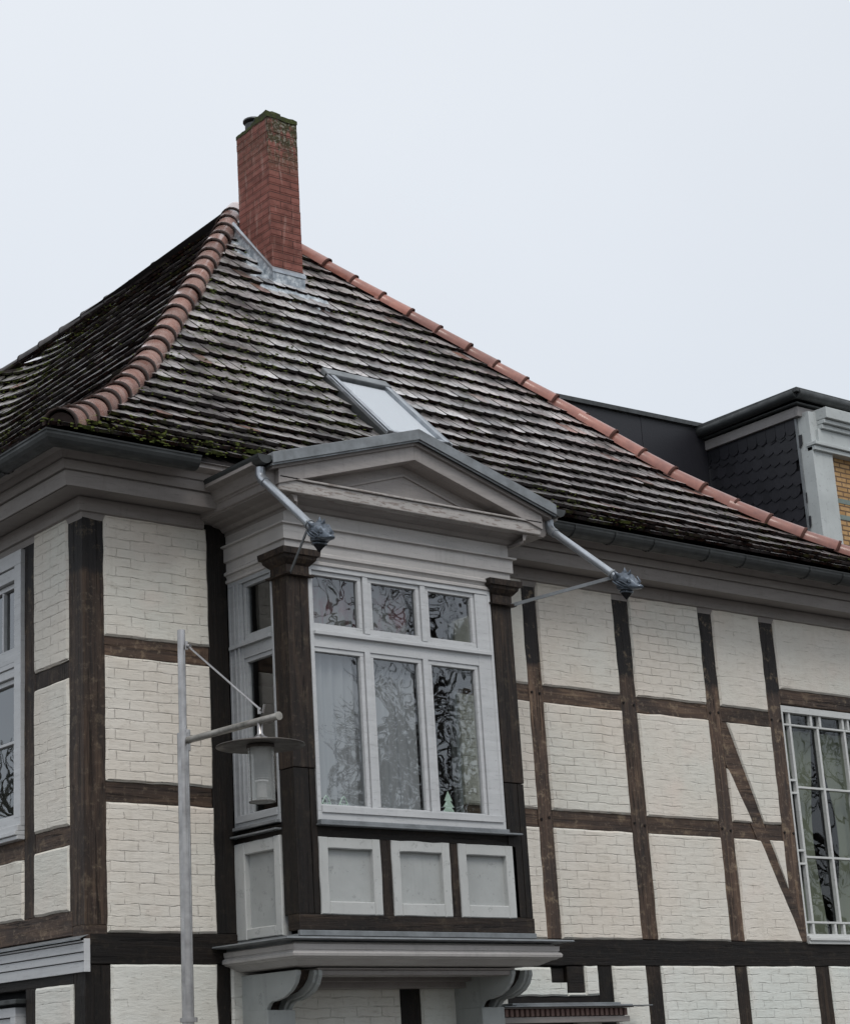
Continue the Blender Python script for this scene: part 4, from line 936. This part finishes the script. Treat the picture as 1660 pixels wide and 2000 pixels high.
# ------------------------------------------------------------------ gargoyle spouts
def spout(x, sx_):
    G_ = empty('rain_spout', (0, 0, 0), H)
    st = Vector((x, -.86, 5.575)); el = Vector((x, -.88, 5.54)); en = Vector((x+sx_*.035, -1.44, 5.07))
    d = (en-el).normalized(); side = Vector((1, 0, 0)); upv = side.cross(d).normalized()
    if upv.z < 0: upv = -upv
    o = MB(); o.tube([st+Vector((0, 0, .05)), st, el, el+d*.05], .034, 14); o.tube([el+d*.02, en], .028, 14); o.tube([en-d*.05, en-d*.03], .031, 14); o.build('pipe', 'zincb', G_)
    # dragon head, loft of cross-sections
    hd = MB(); n = 20
    sec = [(0, .030, .030, 0), (.025, .040, .040, .0), (.05, .050, .052, .002), (.08, .058, .062, .004), (.11, .060, .066, .004), (.14, .056, .060, .004), (.17, .048, .048, .010), (.20, .038, .034, .020), (.228, .030, .022, .034), (.245, .016, .012, .044)]
    vs = []
    for j_, (q, a, b, lf) in enumerate(sec):
        for i in range(n):
            an = 2*math.pi*i/n; k_ = 1+(.16*math.cos(5*an+q*52) if .02 < q < .2 else 0); lo_ = .55 if (math.sin(an) < -.2 and q > .13) else 1.
            vs.append(en+d*q+side*(math.cos(an)*a*k_)+upv*(math.sin(an)*b*k_*lo_+lf))
    hd.add(vs, [(j*n+i, j*n+(i+1) % n, (j+1)*n+(i+1) % n, (j+1)*n+i) for j in range(len(sec)-1) for i in range(n)]+[tuple((len(sec)-1)*n+i for i in range(n))], smooth=True)
    dn_ = (d*.55-upv*.85).normalized(); mo0 = en+d*.12-upv*.02
    # curling lips round the open mouth
    for (r0_, q0, q1, rr_) in ((.05, .0, .03, .010), (.043, .02, .05, .008)):
        ring = [mo0+dn_*(q0+(q1-q0)*.5)+side*(math.cos(2*math.pi*i/16)*r0_)+dn_.cross(side)*(math.sin(2*math.pi*i/16)*r0_*.9) for i in range(17)]; hd.tube(ring, rr_, 6, False)
    def spike(a, b, r_, m_=None): m_ = m_ or a.lerp(b, .5)+d*.01; hd.tube([a, m_, b], [r_, r_*.75, .0015], 8)
    spike(en+d*.05+upv*.045, en+d*.035+upv*.088, .020); spike(en+d*.085+upv*.055, en+d*.09+upv*.10, .016)
    spike(en+d*.20+upv*.04, en+d*.165+upv*.09, .012, en+d*.21+upv*.07)
    for sg in (-1, 1):
        spike(en+d*.06+side*sg*.04+upv*.02, en+d*.04+side*sg*.085+upv*.05, .018)
        hd.tube([en+d*.15+side*sg*.04+upv*.035, en+d*.165+side*sg*.046+upv*.045], .012, 8)
        for q_ in range(3): hd.tube([en+d*(.02+q_*.012)+side*sg*.035-upv*(.03-q_*.012), en+d*(.09+q_*.01)+side*sg*.062-upv*(.022-q_*.018), en+d*(.15+q_*.01)+side*sg*.052+upv*(-.015+q_*.016)], [.006, .008, .004], 6)
    hd.build('dragon_head', 'gargoyle', G_)
    mt = MB(); mt.tube([mo0-dn_*.01, mo0+dn_*.045, mo0+dn_*.085], [.040, .036, .004], 14); mt.build('throat', 'dark', G_)
    # strut
    a = Vector((BX0+.03 if sx_ < 0 else BX1-.01, -BD-.004, 5.0)); b = en-d*.04-upv*.03
    o = MB(); t_ = (b-a).normalized(); s2 = t_.cross(Vector((0, 0, 1))).normalized(); o.obox((a+b)/2, t_, s2, t_.cross(s2), (b-a).length/2, .004, .012)
    o.tube([en-d*.045, en-d*.03], .034, 12); o.obox(a, Vector((1, 0, 0)), Vector((0, 1, 0)), Vector((0, 0, 1)), .035, .006, .012); o.build('strut', 'zinc', G_)
spout(.83, -1); spout(3.345, 1)

# ------------------------------------------------------------------ door canopy at the foot
o = MB(); o.box(3.16, 4.42, -.17, 0, 2.155, 2.195); o.box(3.20, 4.42, -.12, 0, 2.196, 2.252); o.box(3.16, 4.45, -.19, 0, 2.253, 2.262); o.build('door_cornice', 'cornice', H, .003)
o = MB()
for k in range(25): o.box(3.225+k*.048, 3.253+k*.048, -.165, -.115, 2.200, 2.250)
o.build('dentils', 'dentil', H, .002)
o = MB(); o.box(3.30, 4.43, -.2, 0, 2.264, 2.276); o.box(3.16, 4.60, -.235, -.1, 2.2625, 2.2685); o.box(3.30, 4.35, -.16, 0, 2.277, 2.292); o.build('flashing', 'zinc', H, .002)
o = MB(); o.box(3.1, 4.0, -.03, .05, 0, 2.15); o.build('door', 'tblackv', H, .004)

# ================================================================== window ornaments (stand inside the bay)
def fir(x, z, s, label):
    o = MB(); o.prism([(x-.5*s, z), (x+.5*s, z), (x+.2*s, z+.42*s), (x+.36*s, z+.42*s), (x+.12*s, z+.75*s), (x+.26*s, z+.75*s), (x, z+1.25*s), (x-.26*s, z+.75*s), (x-.12*s, z+.75*s), (x-.36*s, z+.42*s), (x-.2*s, z+.42*s)], lambda u, v, d: (u, d, v), -.60, -.595)
    tag(o.build('paper_tree', 'paper'), label, 'ornament')
fir(2.46, 3.50, .13, 'pale green paper fir tree standing in the right-hand light of the bay window')
o = MB(); 
for k, c in enumerate((1.42, 1.56)):
    pts = [(c-.07+.14*i/10, -.62, 3.5+.075*math.exp(-((i-5)/2.2)**2)) for i in range(11)]; o.tube(pts, .005, 6)
    for q in range(3): o.tube([(c-.02+q*.02, -.62, 3.5), (c-.02+q*.02, -.62, 3.53)], .006, 5)
tag(o.build('arched_ornament', 'paper'), 'pale green double-arch ornament in the left-hand light of the bay window', 'ornament')

# ================================================================== street lamp
LX, LY = .105, -1.0
LA = empty('street_lamp', (LX, LY, 0)); tag(LA, 'slim steel street lamp with flat disc shade in front of the corner wall', 'street lamp')
o = MB(); o.tube([(LX-.02, LY, 0), (LX+.0, LY, 3.82)], .0345, 20); o.tube([(LX-.005, LY, 2.17), (LX-.005, LY, 2.195)], .05, 20); o.build('pole', 'steel', LA)
o = MB(); o.tube([(LX, LY, 3.80), (LX+.004, LY, 4.445)], .0235, 18); o.build('upper_pole', 'steel', LA)
o = MB(); o.tube([(LX+.022, LY-.01, 3.715), (LX+.022, LY-.01, 3.84)], .02, 12); o.build('arm_bracket', 'steel', LA); o = MB(); o.tube([(LX+.028, LY-.015, 4.325), (LX+.028, LY-.015, 4.375)], .012, 10); o.tube([(LX+.028, LY-.03, 4.345), (LX+.034, LY-.05, 4.34)], .014, 10)
o.build('rod_bracket', 'steel', LA); o = MB(); o.tube([(LX+.015, -1.775, 3.80), (LX+.015, -1.775, 3.835)], .010, 8); o.tube([(LX+.015, -1.81, 3.80), (LX+.015, -1.83, 3.845)], .007, 8); o.build('rod_clamp', 'steel', LA)
o = MB(); o.tube([(LX+.018, LY-.02, 3.776), (LX+.016, -1.955, 3.757)], .0205, 16); o.tube([(LX+.016, -1.955, 3.757), (LX+.016, -1.963, 3.757)], .024, 16); 
armM = metal('weathered_arm', (.46, .44, .40), .5, .45, .5); o.build('arm', armM, LA)
o = MB(); o.tube([(LX+.03, LY-.03, 4.345), (LX+.015, -1.79, 3.82)], .0065, 8); o.build('tie_rod', 'steel', LA)
lc = (LX+.015, -1.775)
def lathe(mb, prof, n=40, smooth=True):
    vs = [(lc[0]+r_*math.cos(2*math.pi*i/n), lc[1]+r_*math.sin(2*math.pi*i/n), z) for r_, z in prof for i in range(n)]
    mb.add(vs, [(j*n+i, j*n+(i+1) % n, (j+1)*n+(i+1) % n, (j+1)*n+i) for j in range(len(prof)-1) for i in range(n)], smooth=smooth); return mb
o = lathe(MB(), [(0, 3.77), (.016, 3.77), (.016, 3.69), (.028, 3.675), (.05, 3.665), (.058, 3.655), (.058, 3.640)], 24); o.build('hanger', 'steel', LA)
o = lathe(MB(), [(.0, 3.650), (.06, 3.648), (.20, 3.634), (.248, 3.622), (.250, 3.617), (.20, 3.622), (.0, 3.63)], 56); o.build('disc_shade', 'disc', LA)
o = lathe(MB(), [(.074, 3.622), (.073, 3.32), (.070, 3.315), (.076, 3.308), (.06, 3.305), (.0, 3.305)], 32); o.build('glass_cylinder', 'glass_lamp', LA, 0, False)
o = MB(); o.tube([(lc[0], lc[1], 3.622), (lc[0], lc[1], 3.606)], .078, 24); 
for k in range(2): o.tube([(lc[0]+(.071 if k else -.071), lc[1], 3.61), (lc[0]+(.071 if k else -.071), lc[1], 3.31)], .0035, 6)
o.tube([(lc[0], lc[1], 3.312), (lc[0], lc[1], 3.306)], .075, 24); o.build('cage', 'disc', LA)
o = MB(); o.tube([(lc[0], lc[1], 3.61), (lc[0], lc[1], 3.53)], [.03, .034], 16)
for k in range(7): o.tube([(lc[0], lc[1], 3.525-k*.014), (lc[0], lc[1], 3.519-k*.014)], .042, 20)
o.tube([(lc[0], lc[1], 3.46), (lc[0], lc[1], 3.33)], [.022, .03], 16); o.build('lamp_insert', 'insert', LA)
o = MB(); o.tube([(lc[0], lc[1], 3.428), (lc[0], lc[1], 3.418)], .038, 20); o.build('reflector_ring', 'ceramic', LA)

# ================================================================== neighbouring house
NB = empty('brick_house', (16.5, 7, 0)); tag(NB, 'yellow brick house behind, with a slate-clad dormer, pale pilaster and dark flat roof', 'house')
XC = 16.56; FY = 7.0
o = MB(); o.box(XC+.32, 24, FY+.1, 16, 0, 11.35); o.build('wall', 'yellow', NB)
o = MB(); 
for z in (9.98, 9.72): o.box(XC+.49, 24, FY+.094, FY+.11, z-.035, z+.04)
o.build('grey_brick_band', paint('grey_brick', (.22, .27, .25), .15, .7, False), NB)
o = MB(); o.box(XC, XC+.45, FY, FY+.24, 0, 11.30); o.box(XC-.0, XC+.40, FY-.13, FY, 0, 10.69) if False else None
o.build('pilaster', 'render', NB, .006)
o = MB()
for z0, z1, e in ((10.67, 10.74, .05), (10.745, 10.80, .09)): o.box(XC+.02-e*.4, 24, FY-e, FY+.1, z0, z1)
o.box(XC+.12, 24, FY-.05, FY+.1, 10.80, 11.02)
for z0, z1, e in ((11.022, 11.09, .10), (11.095, 11.16, .15), (11.165, 11.34, .20)): o.box(XC+.17, 24, FY-e, FY+.1, z0, z1)
o.build('cornice', 'render', NB, .008)
# dormer cheek with curved slates
o = MB(); o.box(XC+.02, 24, 7.24, 11.5, 8.2, 11.45); o.build('dormer_wall', 'dark', NB)
o = MB(); sh, sw = .175, .20
ang = R(20)
for r_ in range(-4, 26):
    for q in range(-4, 26):
        yb = 7.2+q*sw*.9+(-r_*.08); zb = 8.0+r_*sh+q*.02
        if not (7.25 < yb < 10.4 and 8.3 < zb < 11.12): continue
        def sp(a, b, t): return (XC-.002-t, yb+a, zb+b)
        th = .012
        ol = [(-.10, .20), (-.10, .05), (-.06, .0), (.03, -.03), (.09, .02), (.115, .09), (.11, .20)]
        lf = [.004, .013, .016, .018, .016, .013, .004]
        vt = [sp(a, b, l_+th) for (a, b), l_ in zip(ol, lf)]; vb = [sp(a, b, l_) for (a, b), l_ in zip(ol, lf)]; n = 7
        o.add(vt+vb, [tuple(range(n))]+[(i, n+i, n+i+1, i+1) for i in range(n-1)], random.random())
for q in range(18):
    yb = 7.25+q*.19; zb = 11.02+.0
    o.add([(XC-.04, yb+a, zb+b) for a, b in ((0, .25), (0, .05), (.03, .0), (.1, -.02), (.17, .02), (.185, .07), (.185, .25))]+[(XC-.015, yb+a, zb+b) for a, b in ((0, .25), (0, .05), (.03, .0), (.1, -.02), (.17, .02), (.185, .07), (.185, .25))], [tuple(range(7))]+[(i, 7+i, 8+i, i+1) for i in range(6)], random.random())
o.build('slate_cladding', 'slate', NB)
o = MB(); o.box(XC-.035, XC-.0, 7.215, 7.25, 8.2, 11.24); o.build('corner_flashing', 'zinc', NB)
o = MB(); o.box(XC-.09, XC+.2, 7.18, 10.2, 11.245, 11.40); o.box(XC-.09, 24, 7.12, 7.18, 11.245, 11.40); o.build('fascia', 'fascia', NB, .006)
o = MB(); o.box(XC-.16, 24, 7.06, 10.4, 11.42, 11.45)
for (pp) in ([(XC-.20, 10.4, 11.50), (XC-.20, 7.02, 11.56)], [(XC-.20, 7.02, 11.56), (24, 7.02, 11.56)]):
    o.tube(pp, .085, 14)
o.box(XC-.27, 24, 6.95, 10.4, 11.555, 11.63); o.build('roof', 'gutter', NB, .01)
o = MB(); o.box(12.6, 15.04, 9., 9.06, 7, 11.56); o.box(15.05, 16.5, 9.0, 9.06, 7, 11.58); o.box(12.6, 14.7, 8.985, 9.0, 7, 11.28)
vs = []; o.build('rear_slate_wall', 'slate', NB)
o = MB(); o.obox((14.5, 9.0, 11.60), Vector((1, 0, .022)).normalized(), Vector((0, 1, 0)), Vector((0, 0, 1)), 2.0, .06, .035); o.build('rear_coping', 'gutter', NB)

# ================================================================== bare trees across the street (mirrored in the panes)
def tree(loc, h, seed, label, low=.28, mx=6):
    rnd = random.Random(seed); T = empty('bare_tree', loc); tag(T, label, 'tree', 'bare trees across the street')
    tk = MB(); br = MB(); L0 = Vector(loc)
    def grow(p, d, ln, r_, lev, mb):
        n = 4; pts = [p]; rs = [r_]
        for i in range(n):
            d = (d+Vector((rnd.gauss(0, .13), rnd.gauss(0, .13), rnd.gauss(.03, .08)))).normalized(); p = p+d*ln/n; pts.append(p); rs.append(r_*(1-.35*(i+1)/n))
        mb.tube(pts, rs, 7 if lev < 2 else 4, False)
        if lev >= mx or r_ < .003: return
        for k in range(3 if lev < 4 else 3):
            a = rnd.random()*6.28; t = pts[-1] if k < 2 else pts[rnd.randint(2, 3)]
            s = d.cross(Vector((math.cos(a), math.sin(a), .3))).normalized(); nd = (d+s*rnd.uniform(.45, .95)+Vector((0, 0, .06))).normalized()
            grow(t, nd, ln*rnd.uniform(.62, .82), r_*(.62 if k else .68), lev+1, br)
    grow(L0, Vector((0, 0, 1)), h*low, h*.013, 0, tk)
    tk.build('trunk', 'bark', T, 0, False); br.build('branches', 'bark', T, 0, False)
tree((11.6, -18.0, 0), 15, 3, 'tall bare winter tree mirrored in the bay window panes', .28, 6)
tree((13.0, -14.0, 0), 11, 4, 'smaller bare winter tree mirrored low in the bay window panes', .25, 6)
tree((18.5, -9.5, 0), 10, 8, 'bare winter tree mirrored in the right-hand window')
tree((-6.5, 15.5, 0), 9, 5, 'bare winter tree mirrored in the left wall window')
